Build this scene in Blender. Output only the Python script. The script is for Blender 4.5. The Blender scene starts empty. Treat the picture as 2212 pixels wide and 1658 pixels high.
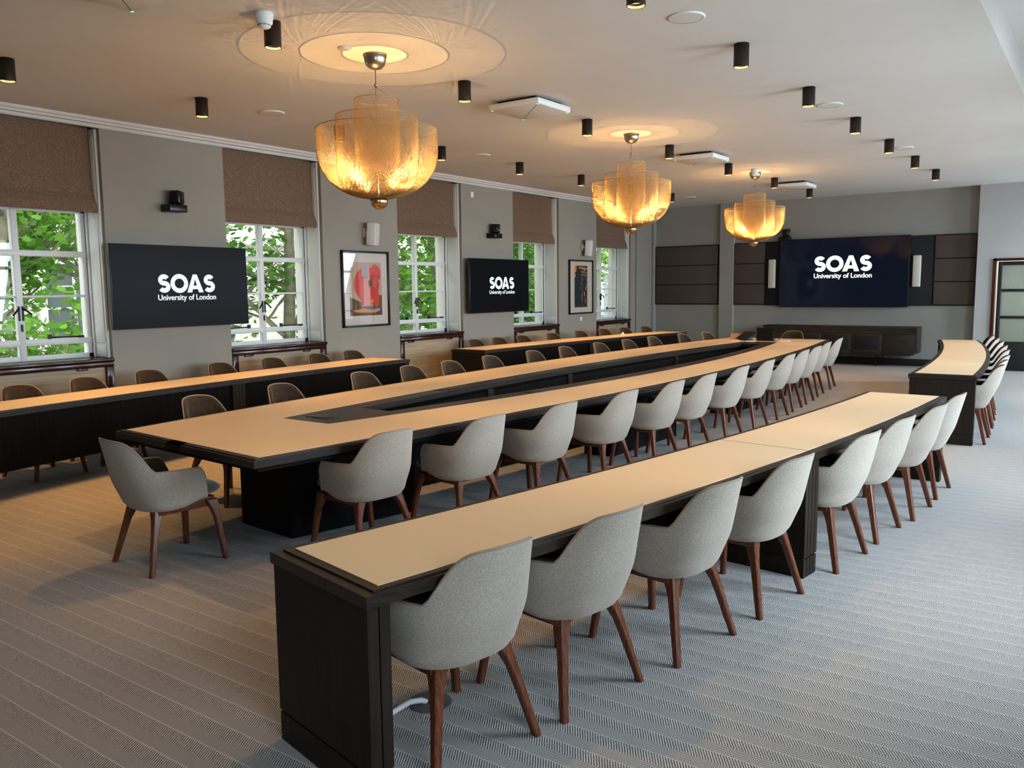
import bpy, bmesh, math, random
from math import sin, cos, pi, radians, sqrt, hypot, atan2
from mathutils import Vector, Matrix
random.seed(7)
SC = bpy.context.scene
COL = SC.collection
TABLE_Z = .757
CEIL = 3.685
XL, YF = -9.45, 19.46          # window wall face, end wall face
XR, YB = .95, -1.7             # opposite wall, wall behind the camera

# ------------------------------------------------------------------ materials
def nmat(name):
    m = bpy.data.materials.new(name); m.use_nodes = True
    nt = m.node_tree; nt.nodes.clear()
    out = nt.nodes.new('ShaderNodeOutputMaterial')
    return m, nt, out
def N(nt, typ, **kw):
    n = nt.nodes.new(typ)
    for k, v in kw.items():
        if k in n.inputs.keys(): n.inputs[k].default_value = v
        else: setattr(n, k, v)
    return n
def rgb(c): return (c[0], c[1], c[2], 1)
def pbr(name, col, rough=.6, metal=0, spec=.5, noise=0, nscale=30, bump=0, bscale=200, stretch=(1, 1, 1), col2=None, detail=4, emit=None, es=0, sheen=0):
    m, nt, out = nmat(name)
    b = N(nt, 'ShaderNodeBsdfPrincipled'); nt.links.new(b.outputs[0], out.inputs[0])
    b.inputs['Base Color'].default_value = rgb(col); b.inputs['Roughness'].default_value = rough
    b.inputs['Metallic'].default_value = metal; b.inputs['Specular IOR Level'].default_value = spec
    if sheen: b.inputs['Sheen Weight'].default_value = sheen
    if emit: b.inputs['Emission Color'].default_value = rgb(emit); b.inputs['Emission Strength'].default_value = es
    if noise or bump:
        tc = N(nt, 'ShaderNodeTexCoord'); mp = N(nt, 'ShaderNodeMapping'); mp.inputs['Scale'].default_value = stretch
        nt.links.new(tc.outputs['Object'], mp.inputs[0])
    if noise:
        nz = N(nt, 'ShaderNodeTexNoise', Scale=nscale, Detail=detail, Roughness=.6); nt.links.new(mp.outputs[0], nz.inputs[0])
        r = N(nt, 'ShaderNodeValToRGB'); r.color_ramp.elements[0].position = .3; r.color_ramp.elements[1].position = .7
        c2 = col2 or tuple(x * (1 - noise) for x in col)
        r.color_ramp.elements[0].color = rgb(c2); r.color_ramp.elements[1].color = rgb(col)
        nt.links.new(nz.outputs[0], r.inputs[0]); nt.links.new(r.outputs[0], b.inputs['Base Color'])
    if bump:
        nb = N(nt, 'ShaderNodeTexNoise', Scale=bscale, Detail=3); nt.links.new(mp.outputs[0], nb.inputs[0])
        bp = N(nt, 'ShaderNodeBump', Strength=bump, Distance=.002); nt.links.new(nb.outputs[0], bp.inputs['Height'])
        nt.links.new(bp.outputs[0], b.inputs['Normal'])
    return m
def emis(name, col, s):
    m, nt, out = nmat(name); e = N(nt, 'ShaderNodeEmission', Color=rgb(col), Strength=s); nt.links.new(e.outputs[0], out.inputs[0]); return m
def math_n(nt, op, a, b=None, c=None):
    n = N(nt, 'ShaderNodeMath', operation=op)
    for i, v in enumerate((a, b, c)):
        if v is None: continue
        if hasattr(v, 'node'): nt.links.new(v, n.inputs[i])
        else: n.inputs[i].default_value = v
    return n.outputs[0]
def carpet_mat():
    m, nt, out = nmat('herringbone carpet')
    b = N(nt, 'ShaderNodeBsdfPrincipled', Roughness=.95); b.inputs['Specular IOR Level'].default_value = .15
    nt.links.new(b.outputs[0], out.inputs[0])
    tc = N(nt, 'ShaderNodeTexCoord'); sp = N(nt, 'ShaderNodeSeparateXYZ'); nt.links.new(tc.outputs['Object'], sp.inputs[0])
    nz = N(nt, 'ShaderNodeTexNoise', Scale=160., Detail=2.); nt.links.new(tc.outputs['Object'], nz.inputs[0])
    nd = math_n(nt, 'MULTIPLY', math_n(nt, 'SUBTRACT', nz.outputs[0], .5), .004)
    x = math_n(nt, 'ADD', sp.outputs[0], nd); y = math_n(nt, 'ADD', sp.outputs[1], nd)
    S = .066
    t = math_n(nt, 'PINGPONG', y, S)                                   # zigzag across each stripe pair
    ph = math_n(nt, 'ADD', x, math_n(nt, 'MULTIPLY', t, .62))
    w = math_n(nt, 'SINE', math_n(nt, 'MULTIPLY', ph, 2 * pi / .0115))
    w = math_n(nt, 'MULTIPLY_ADD', w, .5, .5)
    fr = math_n(nt, 'FRACT', math_n(nt, 'DIVIDE', y, 2 * S))           # every second stripe is finer and flatter
    fine = math_n(nt, 'GREATER_THAN', fr, .5)
    amp = math_n(nt, 'MULTIPLY_ADD', fine, -.5, 1.)
    w2 = math_n(nt, 'MULTIPLY_ADD', math_n(nt, 'MULTIPLY', math_n(nt, 'SUBTRACT', w, .5), amp), .85, .5)
    n2 = N(nt, 'ShaderNodeTexNoise', Scale=420., Detail=3.); nt.links.new(tc.outputs['Object'], n2.inputs[0])
    w3 = math_n(nt, 'ADD', w2, math_n(nt, 'MULTIPLY', math_n(nt, 'SUBTRACT', n2.outputs[0], .5), .9))
    line = math_n(nt, 'LESS_THAN', math_n(nt, 'ABSOLUTE', math_n(nt, 'SUBTRACT', fr, .5)), .02)
    w3 = math_n(nt, 'ADD', w3, math_n(nt, 'MULTIPLY', line, .35))
    r = N(nt, 'ShaderNodeValToRGB'); e = r.color_ramp.elements
    e[0].position = .1; e[0].color = (.10, .10, .10, 1); e[1].position = .95; e[1].color = (.62, .61, .59, 1)
    nt.links.new(w3, r.inputs[0]); nt.links.new(r.outputs[0], b.inputs['Base Color'])
    bp = N(nt, 'ShaderNodeBump', Strength=.5, Distance=.004); nt.links.new(w3, bp.inputs['Height']); nt.links.new(bp.outputs[0], b.inputs['Normal'])
    return m
def wood_mat(name, c1, c2, rough=.45, scale=1., axis=0, spec=.4):
    m, nt, out = nmat(name)
    b = N(nt, 'ShaderNodeBsdfPrincipled', Roughness=rough); b.inputs['Specular IOR Level'].default_value = spec
    nt.links.new(b.outputs[0], out.inputs[0])
    tc = N(nt, 'ShaderNodeTexCoord'); mp = N(nt, 'ShaderNodeMapping')
    s = [45 * scale] * 3; s[axis] = 2.2 * scale; mp.inputs['Scale'].default_value = s
    nt.links.new(tc.outputs['Object'], mp.inputs[0])
    nz = N(nt, 'ShaderNodeTexNoise', Scale=1.6, Detail=6., Roughness=.65); nt.links.new(mp.outputs[0], nz.inputs[0])
    r = N(nt, 'ShaderNodeValToRGB'); r.color_ramp.elements[0].position = .35; r.color_ramp.elements[1].position = .68
    r.color_ramp.elements[0].color = rgb(c1); r.color_ramp.elements[1].color = rgb(c2)
    nt.links.new(nz.outputs[0], r.inputs[0]); nt.links.new(r.outputs[0], b.inputs['Base Color'])
    bp = N(nt, 'ShaderNodeBump', Strength=.12, Distance=.001); nt.links.new(nz.outputs[0], bp.inputs['Height']); nt.links.new(bp.outputs[0], b.inputs['Normal'])
    return m
def fabric_mat(name, c1, c2, scale=330, rough=.95, sheen=.2):
    m, nt, out = nmat(name)
    b = N(nt, 'ShaderNodeBsdfPrincipled', Roughness=rough); b.inputs['Specular IOR Level'].default_value = .15; b.inputs['Sheen Weight'].default_value = sheen
    nt.links.new(b.outputs[0], out.inputs[0])
    tc = N(nt, 'ShaderNodeTexCoord')
    facs = []
    for st in ((1, 1, .35), (.35, .35, 1.3)):
        mp = N(nt, 'ShaderNodeMapping'); mp.inputs['Scale'].default_value = st; nt.links.new(tc.outputs['Object'], mp.inputs[0])
        nz = N(nt, 'ShaderNodeTexNoise', Scale=float(scale), Detail=3.); nt.links.new(mp.outputs[0], nz.inputs[0]); facs.append(nz.outputs[0])
    f = math_n(nt, 'MULTIPLY', math_n(nt, 'ADD', facs[0], facs[1]), .5)
    r = N(nt, 'ShaderNodeValToRGB'); r.color_ramp.elements[0].position = .36; r.color_ramp.elements[1].position = .64
    r.color_ramp.elements[0].color = rgb(c1); r.color_ramp.elements[1].color = rgb(c2)
    nt.links.new(f, r.inputs[0]); nt.links.new(r.outputs[0], b.inputs['Base Color'])
    bp = N(nt, 'ShaderNodeBump', Strength=.35, Distance=.0015); nt.links.new(f, bp.inputs['Height']); nt.links.new(bp.outputs[0], b.inputs['Normal'])
    return m
def glass_mat(name, tint=(1, 1, 1), refl=.06):
    m, nt, out = nmat(name)
    t = N(nt, 'ShaderNodeBsdfTransparent', Color=rgb(tint)); g = N(nt, 'ShaderNodeBsdfGlossy', Roughness=.01)
    geo = N(nt, 'ShaderNodeNewGeometry'); dt = N(nt, 'ShaderNodeVectorMath', operation='DOT_PRODUCT'); nt.links.new(geo.outputs['Normal'], dt.inputs[0]); nt.links.new(geo.outputs['Incoming'], dt.inputs[1])
    k = math_n(nt, 'POWER', math_n(nt, 'SUBTRACT', 1., math_n(nt, 'ABSOLUTE', dt.outputs['Value'])), 5.); mx = N(nt, 'ShaderNodeMixShader')
    nt.links.new(math_n(nt, 'MULTIPLY_ADD', k, .9, refl), mx.inputs[0]); nt.links.new(t.outputs[0], mx.inputs[1]); nt.links.new(g.outputs[0], mx.inputs[2]); nt.links.new(mx.outputs[0], out.inputs[0])
    return m
def leaf_mat(name, c1, c2):
    m, nt, out = nmat(name)
    geo = N(nt, 'ShaderNodeNewGeometry'); r = N(nt, 'ShaderNodeValToRGB')
    r.color_ramp.elements[0].color = rgb(c1); r.color_ramp.elements[1].color = rgb(c2); nt.links.new(geo.outputs['Random Per Island'], r.inputs[0])
    d = N(nt, 'ShaderNodeBsdfDiffuse'); t = N(nt, 'ShaderNodeBsdfTranslucent'); mx = N(nt, 'ShaderNodeMixShader', Fac=.5)
    for s in (d, t): nt.links.new(r.outputs[0], s.inputs[0])
    nt.links.new(d.outputs[0], mx.inputs[1]); nt.links.new(t.outputs[0], mx.inputs[2]); nt.links.new(mx.outputs[0], out.inputs[0])
    return m
def wire_mat():
    m, nt, out = nmat('gilt wire mesh')
    d = N(nt, 'ShaderNodeBsdfDiffuse', Color=(.50, .35, .17, 1)); t = N(nt, 'ShaderNodeBsdfTranslucent', Color=(.40, .27, .115, 1)); g = N(nt, 'ShaderNodeBsdfGlossy', Color=(.9, .72, .42, 1), Roughness=.35)
    a = N(nt, 'ShaderNodeMixShader', Fac=.55); b = N(nt, 'ShaderNodeMixShader', Fac=.32)
    nt.links.new(d.outputs[0], a.inputs[1]); nt.links.new(t.outputs[0], a.inputs[2]); nt.links.new(a.outputs[0], b.inputs[1]); nt.links.new(g.outputs[0], b.inputs[2]); nt.links.new(b.outputs[0], out.inputs[0])
    return m

M = dict(
    carpet=carpet_mat(),
    paint=pbr('warm grey wall paint', (.355, .335, .29), .85, noise=.04, nscale=3, bump=.05, bscale=120),
    paint_far=pbr('grey green wall paint', (.38, .38, .352), .85, noise=.04, nscale=3), paint_pale=pbr('pale grey wall paint', (.50, .505, .49), .85, noise=.04, nscale=3),
    ceil=pbr('white ceiling paint', (.68, .67, .645), .9, noise=.03, nscale=2.5),
    white=pbr('white gloss joinery paint', (.80, .82, .80), .35),
    mahogany=wood_mat('dark mahogany', (.045, .012, .008), (.12, .035, .02), .22, 1., 1, .5),
    sill=wood_mat('polished brown sill', (.03, .010, .008), (.075, .025, .017), .18, 1., 1, .55),
    travertine=wood_mat('honey limed wood panel', (.36, .285, .19), (.50, .41, .29), .55, .35, 1),
    dark=wood_mat('dark stained oak', (.017, .013, .010), (.038, .029, .023), .36, 1., 1, .45),
    darkv=wood_mat('dark stained oak upright', (.020, .0145, .011), (.034, .025, .0185), .5, 1., 2, .22),
    black=wood_mat('black brown oak', (.005, .0045, .0045), (.012, .010, .009), .7, 1., 2, .14),
    tan=pbr('cream leather inlay', (.685, .545, .365), .42, noise=.05, nscale=220, bump=.1, bscale=500, spec=.35),
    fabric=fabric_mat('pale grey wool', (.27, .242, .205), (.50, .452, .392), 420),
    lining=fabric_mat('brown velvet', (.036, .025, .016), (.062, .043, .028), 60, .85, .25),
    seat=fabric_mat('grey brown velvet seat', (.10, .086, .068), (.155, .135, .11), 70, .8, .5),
    piping=pbr('taupe piping', (.27, .225, .18), .8),
    walnut=wood_mat('red walnut', (.085, .028, .015), (.21, .080, .042), .32, 1.3, 2, .45),
    blind=fabric_mat('brown textured blind cloth', (.15, .10, .070), (.30, .21, .152), 120),
    tvblack=pbr('black bezel', (.012, .012, .013), .35),
    screen=pbr('matt black screen', (.008, .009, .011), .30, spec=.10, emit=(.35, .42, .55), es=.006),
    screen_gloss=pbr('navy gloss screen', (.006, .009, .02), .06, emit=(.15, .28, .6), es=.025),
    letter=emis('lit white lettering', (.88, .95, 1.), 1.25),
    letter_far=emis('lit white lettering far', (1., 1., .98), 1.6),
    bronze=pbr('dark bronze metal', (.055, .045, .036), .42, .5),
    lampglow=emis('warm lamp face', (1., .62, .28), 5.),
    brass=pbr('brushed brass', (.62, .47, .25), .28, 1.),
    nickel=pbr('brushed warm nickel', (.55, .47, .37), .27, 1.),
    wire=wire_mat(),
    led=emis('warm led', (1., .7, .35), 4.),
    plastic=pbr('white plastic', (.82, .82, .80), .4),
    grille=pbr('pale grey grille cloth', (.70, .70, .67), .8, noise=.15, nscale=400),
    cream=pbr('ivory speaker grille', (.72, .70, .62), .6, noise=.1, nscale=500),
    green=emis('green status light', (.15, 1., .35), 3.),
    slot=pbr('dark slot', (.03, .03, .03), .6),
    blackplastic=pbr('black plastic', (.010, .010, .012), .28),
    lens=pbr('lens glass', (.02, .02, .03), .03),
    framewood=pbr('black brown picture frame', (.020, .011, .009), .3),
    mount=pbr('off white picture mount', (.62, .58, .51), .8),
    p_red=pbr('print red', (.62, .045, .03), .6), p_pink=pbr('print pink', (.80, .33, .29), .6), p_dark=pbr('print brown black', (.05, .035, .025), .6, noise=.6, nscale=9, col2=(.16, .07, .03)),
    p_sand=pbr('print sand', (.50, .36, .26), .6), p_grey=pbr('print grey', (.33, .37, .40), .6), p_orange=pbr('print orange', (.80, .28, .05), .6), p_navy=pbr('print blue black', (.030, .05, .062), .6, noise=.5, nscale=14),
    pictureglass=glass_mat('picture glass'),
    glass=glass_mat('window glass'),
    felt=fabric_mat('brown grey acoustic cloth', (.105, .082, .073), (.155, .124, .112), 300),
    feltblack=pbr('black acoustic backing', (.018, .018, .022), .7),
    metalleg=pbr('dark steel', (.05, .045, .04), .4, .8),
    sideb=wood_mat('dark smoked oak', (.024, .019, .014), (.062, .050, .040), .45, 1., 0, .4),
    sidedark=pbr('black woven door panel', (.012, .012, .016), .7),
    reeded=None, doorpaint=pbr('charcoal door paint', (.028, .030, .030), .4),
    skirting=pbr('dark skirting', (.022, .017, .016), .45),
    paper=pbr('white paper', (.85, .83, .78), .7), lid=pbr('grey floor box lid', (.10, .10, .11), .5), cable=pbr('light grey cable', (.62, .64, .66), .45),
    stone=pbr('pale stone', (.72, .69, .62), .9, noise=.12, nscale=1.2), stone2=pbr('pale stone trim', (.80, .78, .73), .9),
    extglass=pbr('dim window glass', (.16, .18, .19), .1), ground=pbr('grey paving', (.35, .35, .33), .9, noise=.3, nscale=2),
    bark=pbr('mottled bark', (.30, .27, .19), .9, noise=.45, nscale=7), leaf_a=leaf_mat('fresh green leaf', (.10, .26, .04), (.33, .58, .13)), leaf_b=leaf_mat('deep green leaf', (.06, .17, .035), (.22, .42, .10)),
    iron=pbr('black iron', (.012, .012, .012), .4, .3),
)
def reeded():
    m, nt, out = nmat('reeded glass')
    b = N(nt, 'ShaderNodeBsdfPrincipled', Roughness=.25); b.inputs['Base Color'].default_value = (.34, .37, .34, 1)
    t = N(nt, 'ShaderNodeBsdfTranslucent', Color=(.55, .58, .50, 1)); mx = N(nt, 'ShaderNodeMixShader', Fac=.5)
    tc = N(nt, 'ShaderNodeTexCoord'); w = N(nt, 'ShaderNodeTexWave', Scale=28.); nt.links.new(tc.outputs['Object'], w.inputs[0])
    bp = N(nt, 'ShaderNodeBump', Strength=.9, Distance=.01); nt.links.new(w.outputs[1], bp.inputs['Height']); nt.links.new(bp.outputs[0], b.inputs['Normal'])
    nt.links.new(b.outputs[0], mx.inputs[1]); nt.links.new(t.outputs[0], mx.inputs[2]); nt.links.new(mx.outputs[0], out.inputs[0]); return m
M['reeded'] = reeded()

# ------------------------------------------------------------------ mesh helpers
class MB:
    def __init__(s): s.v = []; s.f = []; s.m = []; s.sm = []
    def add(s, vs, fs, mi=0, smooth=False):
        o = len(s.v); s.v += [tuple(p) for p in vs]
        for f in fs: s.f.append(tuple(i + o for i in f)); s.m.append(mi); s.sm.append(smooth)
    def box(s, x0, x1, y0, y1, z0, z1, mi=0):
        vs = [(x, y, z) for z in (z0, z1) for y in (y0, y1) for x in (x0, x1)]
        s.add(vs, [(0, 2, 3, 1), (4, 5, 7, 6), (0, 1, 5, 4), (2, 6, 7, 3), (0, 4, 6, 2), (1, 3, 7, 5)], mi)
    def bbox(s, x0, x1, y0, y1, z0, z1, r=.004, mi=0, seg=2):
        bm = bmesh.new(); bmesh.ops.create_cube(bm, size=1)
        for v in bm.verts: v.co = Vector(((x0 + x1) / 2 + v.co.x * (x1 - x0), (y0 + y1) / 2 + v.co.y * (y1 - y0), (z0 + z1) / 2 + v.co.z * (z1 - z0)))
        bmesh.ops.bevel(bm, geom=bm.edges[:], offset=r, segments=seg, profile=.5, affect='EDGES')
        s.bm(bm, mi, True)
    def bm(s, bm, mi=0, smooth=False):
        bm.verts.index_update(); s.add([v.co[:] for v in bm.verts], [[v.index for v in f.verts] for f in bm.faces], mi, smooth); bm.free()
    def tube(s, pts, rad, n=8, mi=0, cap=True):
        pts = [Vector(p) for p in pts]; rs = rad if isinstance(rad, (list, tuple)) else [rad] * len(pts)
        vs = []; a = None
        for i, p in enumerate(pts):
            t = (pts[min(i + 1, len(pts) - 1)] - pts[max(i - 1, 0)]).normalized()
            if a is None: a = t.orthogonal().normalized()
            a = (a - t * a.dot(t)); a = a.normalized() if a.length > 1e-6 else t.orthogonal().normalized()
            b = t.cross(a)
            for k in range(n): vs.append(p + (a * cos(2 * pi * k / n) + b * sin(2 * pi * k / n)) * rs[i])
        fs = [(i * n + k, i * n + (k + 1) % n, (i + 1) * n + (k + 1) % n, (i + 1) * n + k) for i in range(len(pts) - 1) for k in range(n)]
        if cap: fs += [tuple(range(n))[::-1], tuple((len(pts) - 1) * n + k for k in range(n))]
        s.add(vs, fs, mi, True)
    def lathe(s, prof, n=32, mi=0, c=(0, 0, 0), smooth=True):
        vs = []
        for r, z in prof:
            for k in range(n): vs.append((c[0] + r * cos(2 * pi * k / n), c[1] + r * sin(2 * pi * k / n), c[2] + z))
        fs = [(i * n + k, i * n + (k + 1) % n, (i + 1) * n + (k + 1) % n, (i + 1) * n + k) for i in range(len(prof) - 1) for k in range(n)]
        s.add(vs, fs, mi, smooth)
    def poly(s, pts, mi=0): s.add(pts, [tuple(range(len(pts)))], mi)
    def prism(s, poly, z0, z1, mi=0):
        n = len(poly); vs = [(x, y, z0) for x, y in poly] + [(x, y, z1) for x, y in poly]
        s.add(vs, [tuple(range(n))[::-1], tuple(range(n, 2 * n))] + [(i, (i + 1) % n, n + (i + 1) % n, n + i) for i in range(n)], mi)
    def grid(s, rows, z0, z1, skip=lambda i, j: False, mi=0):
        """a slab over a grid of plan points, with vertical walls wherever a cell has no neighbour"""
        nr, nc = len(rows), len(rows[0]); idx = lambda i, j: i * nc + j
        base = [(x, y) for r in rows for x, y in r]; n = len(base); cells = [(i, j) for i in range(nr - 1) for j in range(nc - 1) if not skip(i, j)]
        fs = []; cnt = {}
        for i, j in cells:
            q = (idx(i, j), idx(i, j + 1), idx(i + 1, j + 1), idx(i + 1, j))
            fs.append(tuple(k + n for k in q)); fs.append(q[::-1])
            for a, b in zip(q, q[1:] + q[:1]): cnt.setdefault(frozenset((a, b)), []).append((a, b))
        for e in cnt.values():
            if len(e) == 1: a, b = e[0]; fs.append((a, b, b + n, a + n))
        s.add([(x, y, z0) for x, y in base] + [(x, y, z1) for x, y in base], fs, mi)
    def mesh(s, name, mats):
        me = bpy.data.meshes.new(name); me.from_pydata(s.v, [], s.f)
        for m in mats: me.materials.append(m)
        me.polygons.foreach_set('material_index', s.m); me.polygons.foreach_set('use_smooth', s.sm); me.update()
        bm = bmesh.new(); bm.from_mesh(me); bmesh.ops.recalc_face_normals(bm, faces=bm.faces); bm.to_mesh(me); bm.free()
        return me
def link(name, me, parent=None, loc=(0, 0, 0), rz=0):
    o = bpy.data.objects.new(name, me); COL.objects.link(o); o.location = loc; o.rotation_euler = (0, 0, rz)
    if parent: o.parent = parent
    return o
def part(name, mb, mats, parent=None, loc=(0, 0, 0)):
    if not isinstance(mats, (list, tuple)): mats = [mats]
    return link(name, mb.mesh(name, mats), parent, loc)
def tag(o, label, cat, group=None, kind=None):
    o['label'] = label; o['category'] = cat
    if group: o['group'] = group
    if kind: o['kind'] = kind
    return o
def thing(name, label, cat, loc=(0, 0, 0), rz=0, group=None, kind=None):
    o = bpy.data.objects.new(name, None); COL.objects.link(o); o.location = loc; o.rotation_euler = (0, 0, rz); o.empty_display_size = .1
    return tag(o, label, cat, group, kind)
def dup(root, loc, rz, label):
    r = root.copy(); COL.objects.link(r); r.location = loc; r.rotation_euler = (0, 0, rz); r['label'] = label
    for ch in list(root.children):
        c = ch.copy(); COL.objects.link(c); c.parent = r
        for g in list(ch.children):
            d = g.copy(); COL.objects.link(d); d.parent = c
    return r
def struct(name, mb, mats, label=None):
    o = part(name, mb, mats); o['kind'] = 'structure'; o['label'] = label or name.replace('_', ' '); o['category'] = name.split('_')[0]; return o
ORD = ['first', 'second', 'third', 'fourth', 'fifth', 'sixth', 'seventh', 'eighth', 'ninth', 'tenth', 'eleventh', 'twelfth', 'thirteenth']

# ------------------------------------------------------------------ room shell
WC = [4.40, 7.675, 10.92, 14.15, 17.38]       # window centres along the wall
WH = .825
XO = -10.03                                     # outer face of the window wall
mb = MB(); mb.box(XO, XR + .3, YB - .2, YF + .2, -.12, 0); struct('floor', mb, M['carpet'], 'grey herringbone striped carpet across the room')
mb = MB(); ys = [YB] + [v for c in WC for v in (c - WH, c + WH)] + [YF + .2]
for i in range(0, len(ys), 2): mb.box(XO, XL, ys[i], ys[i + 1], 0, CEIL)
for c in WC:
    mb.box(XO, -9.86, c - WH, c + WH, 0, .95); mb.box(XO, -9.70, c - WH, c + WH, 2.72, CEIL)
struct('wall_left', mb, M['paint'], 'grey painted wall pierced by tall windows')
mb = MB(); mb.box(XL - .5, -2.22, YF, YF + .2, 0, CEIL + .02)
struct('wall_far', mb, M['paint_far'], 'grey end wall behind the large display')
mb = MB(); mb.box(-7.67, -7.33, YF - .10, YF, 0, CEIL); struct('trim_3', mb, M['paint_far'], 'flat grey pilaster between two brown acoustic panels')
mb = MB(); mb.box(XL, XL + .07, YF - .14, YF, 0, CEIL); struct('trim_4', mb, M['paint_far'], 'narrow upright strip in the far window-side corner')
YD = 19.22; DX0, DX1, DZ = -1.925, .35, 2.225
mb = MB(); mb.box(-2.22, DX0, YD, YF + .2, 0, CEIL + .02); mb.box(DX0, DX1, YD, YF + .2, DZ, CEIL + .02); mb.box(DX1, XR + .3, YD, YF + .2, 0, 4.1); mb.box(-.85, DX1, YD, YF + .2, CEIL, 4.1)
struct('wall_corner', mb, M['paint_pale'], 'pale grey projecting wall around the glazed door')
mb = MB(); mb.box(XO, XR + .3, YB - .2, YB, 0, 4.1); struct('wall_back', mb, M['paint'])
WCR = [.42, 5.02, 8.30, 11.54, 14.77, 18.28]; WHR = .9
ys = [YB] + [v for c in WCR for v in (c - WHR, c + WHR)] + [YF + .2]
mb = MB()
for i in range(0, len(ys), 2): mb.box(XR, XR + .3, ys[i], ys[i + 1], 0, 4.1)
for c in WCR: mb.box(XR, XR + .3, c - WHR, c + WHR, 0, .75); mb.box(XR, XR + .3, c - WHR, c + WHR, 3.05, 4.1)
struct('wall_right', mb, M['paint'])
mb = MB(); mb.box(XO, -.85, YB - .2, YF + .2, CEIL, CEIL + .35); mb.box(-.85, XR + .3, YB - .2, YF + .2, 3.98, 4.1)
struct('ceiling', mb, M['ceil'], 'white plaster ceiling stepping up along the bright edge')
mb = MB()
for z0, z1, d in ((3.655, CEIL, .13), (3.625, 3.655, .095), (3.59, 3.625, .035)): mb.box(XL, XL + d, YB, YF, z0, z1)
mb.tube([(XL + .095, YB, 3.655), (XL + .095, YF, 3.655)], .008, 6); mb.tube([(XL + .037, YB, 3.592), (XL + .037, YF, 3.592)], .008, 6)
struct('trim_1', mb, M['ceil'], 'stepped cornice above the windows')
mb = MB(); mb.bbox(XL + .07, -7.67, YF - .02, YF, 0, .15); mb.bbox(-7.33, -2.22, YF - .02, YF, 0, .15)
struct('baseboard_far', mb, M['skirting'], 'dark skirting along the end wall')
mb = MB()
ys = [YB] + [v for c in WC for v in (c - WH, c + WH)] + [YF]
for i in range(0, len(ys), 2): mb.bbox(XL, XL + .02, ys[i], ys[i + 1], 0, .15)
struct('baseboard_left', mb, M['skirting'], 'dark skirting below the window piers')
mb = MB(); mb.box(XL, XL + .035, 18.45, 18.98, 0, 3.59); struct('trim_2', mb, M['paint'], 'shallow pilaster in the window corner')

# windows in the left wall, each looking onto the trees
def window(n, c):
    w = thing('window_%d' % n, 'tall white casement window %s from the camera with brown sill' % ORD[n - 1], 'window', (0, c, 0), 0, None, 'structure')
    x0, x1 = -9.875, -9.815
    f = MB()
    def bar(y0, y1, z0, z1, dx=0): f.bbox(x0 - dx, x1 + dx, y0, y1, z0, z1, .006)
    zb, zt = .985, 2.715
    bar(-.79, .79, zb, zb + .055); bar(-.79, .79, 2.655, zt); bar(-.79, -.735, zb, zt); bar(.735, .79, zb, zt)
    bar(-.79, .79, 1.155, 1.225, .006); bar(-.79, .79, 2.155, 2.22, .008); bar(-.036, .036, zb, zt, .0065)
    bar(-.74, .74, 1.694, 1.718, -.012)
    fr = part('sash_frame', f, M['white'], w)
    b = MB(); b.box(-9.90, -9.79, .78, WH, .97, 2.74); b.box(-9.90, -9.79, -WH, -.78, .97, 2.74); b.box(-9.90, -9.79, -WH, WH, 2.715, 2.76)
    part('brown_frame', b, M['mahogany'], w)
    g = MB(); g.poly([(-9.845, -.74, 1.03), (-9.845, .74, 1.03), (-9.845, .74, 2.66), (-9.845, -.74, 2.66)]); part('glass', g, M['glass'], w)
    s = MB(); s.bbox(-9.90, XL + .03, -WH, WH, .945, .983, .008); part('sill', s, M['sill'], w)
    for sg in (-1, 1):
        j = MB(); ya, yb = (WH - .03, WH) if sg > 0 else (-WH, -WH + .03)
        j.bbox(-9.785, -9.50, ya, yb, .985, 3.59, .006)
        for a, bq, zz in ((-9.745, -9.54, (1.16, 3.5)), (-9.745, -9.54, (1.0, 1.13))):
            yy = ya - .008 if sg > 0 else yb
            j.bbox(a, bq, yy, yy + .008, zz[0], zz[1], .003)
        j.bbox(-9.80, -9.765, ya - .02 if sg > 0 else yb, ya if sg > 0 else yb + .02, .985, 2.72, .004)
        part('shutter_panel', j, M['white'], w)
    st = MB(); st.box(XO - .02, -9.90, .80, WH + .3, .85, 2.85); st.box(XO - .02, -9.90, -WH - .3, -.80, .85, 2.85); st.box(XO - .1, -9.90, -WH, WH, .85, .955); part('stone_surround', st, M['stone2'], w)
    h = MB()
    for sg in (-1, 1):
        h.box(-9.81, -9.795, sg * .02 - .008, sg * .02 + .008, 1.44, 1.60); h.tube([(-9.80, sg * .02, 1.575), (-9.775, sg * .06, 1.545), (-9.77, sg * .10, 1.50)], .011, 6)
        h.tube([(-9.79, sg * .28, 1.242), (-9.79, sg * .64, 1.236)], .009, 6); h.box(-9.80, -9.775, sg * .28 - .02, sg * .28 + .02, 1.225, 1.275); h.box(-9.80, -9.775, sg * .64 - .03, sg * .64 + .03, 1.225, 1.25)
    h.box(-9.808, -9.797, -.01, .01, 1.32, 1.40)
    part('window_latch', h, M['iron'], w)
for i, c in enumerate(WC): window(i + 1, c)
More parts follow.
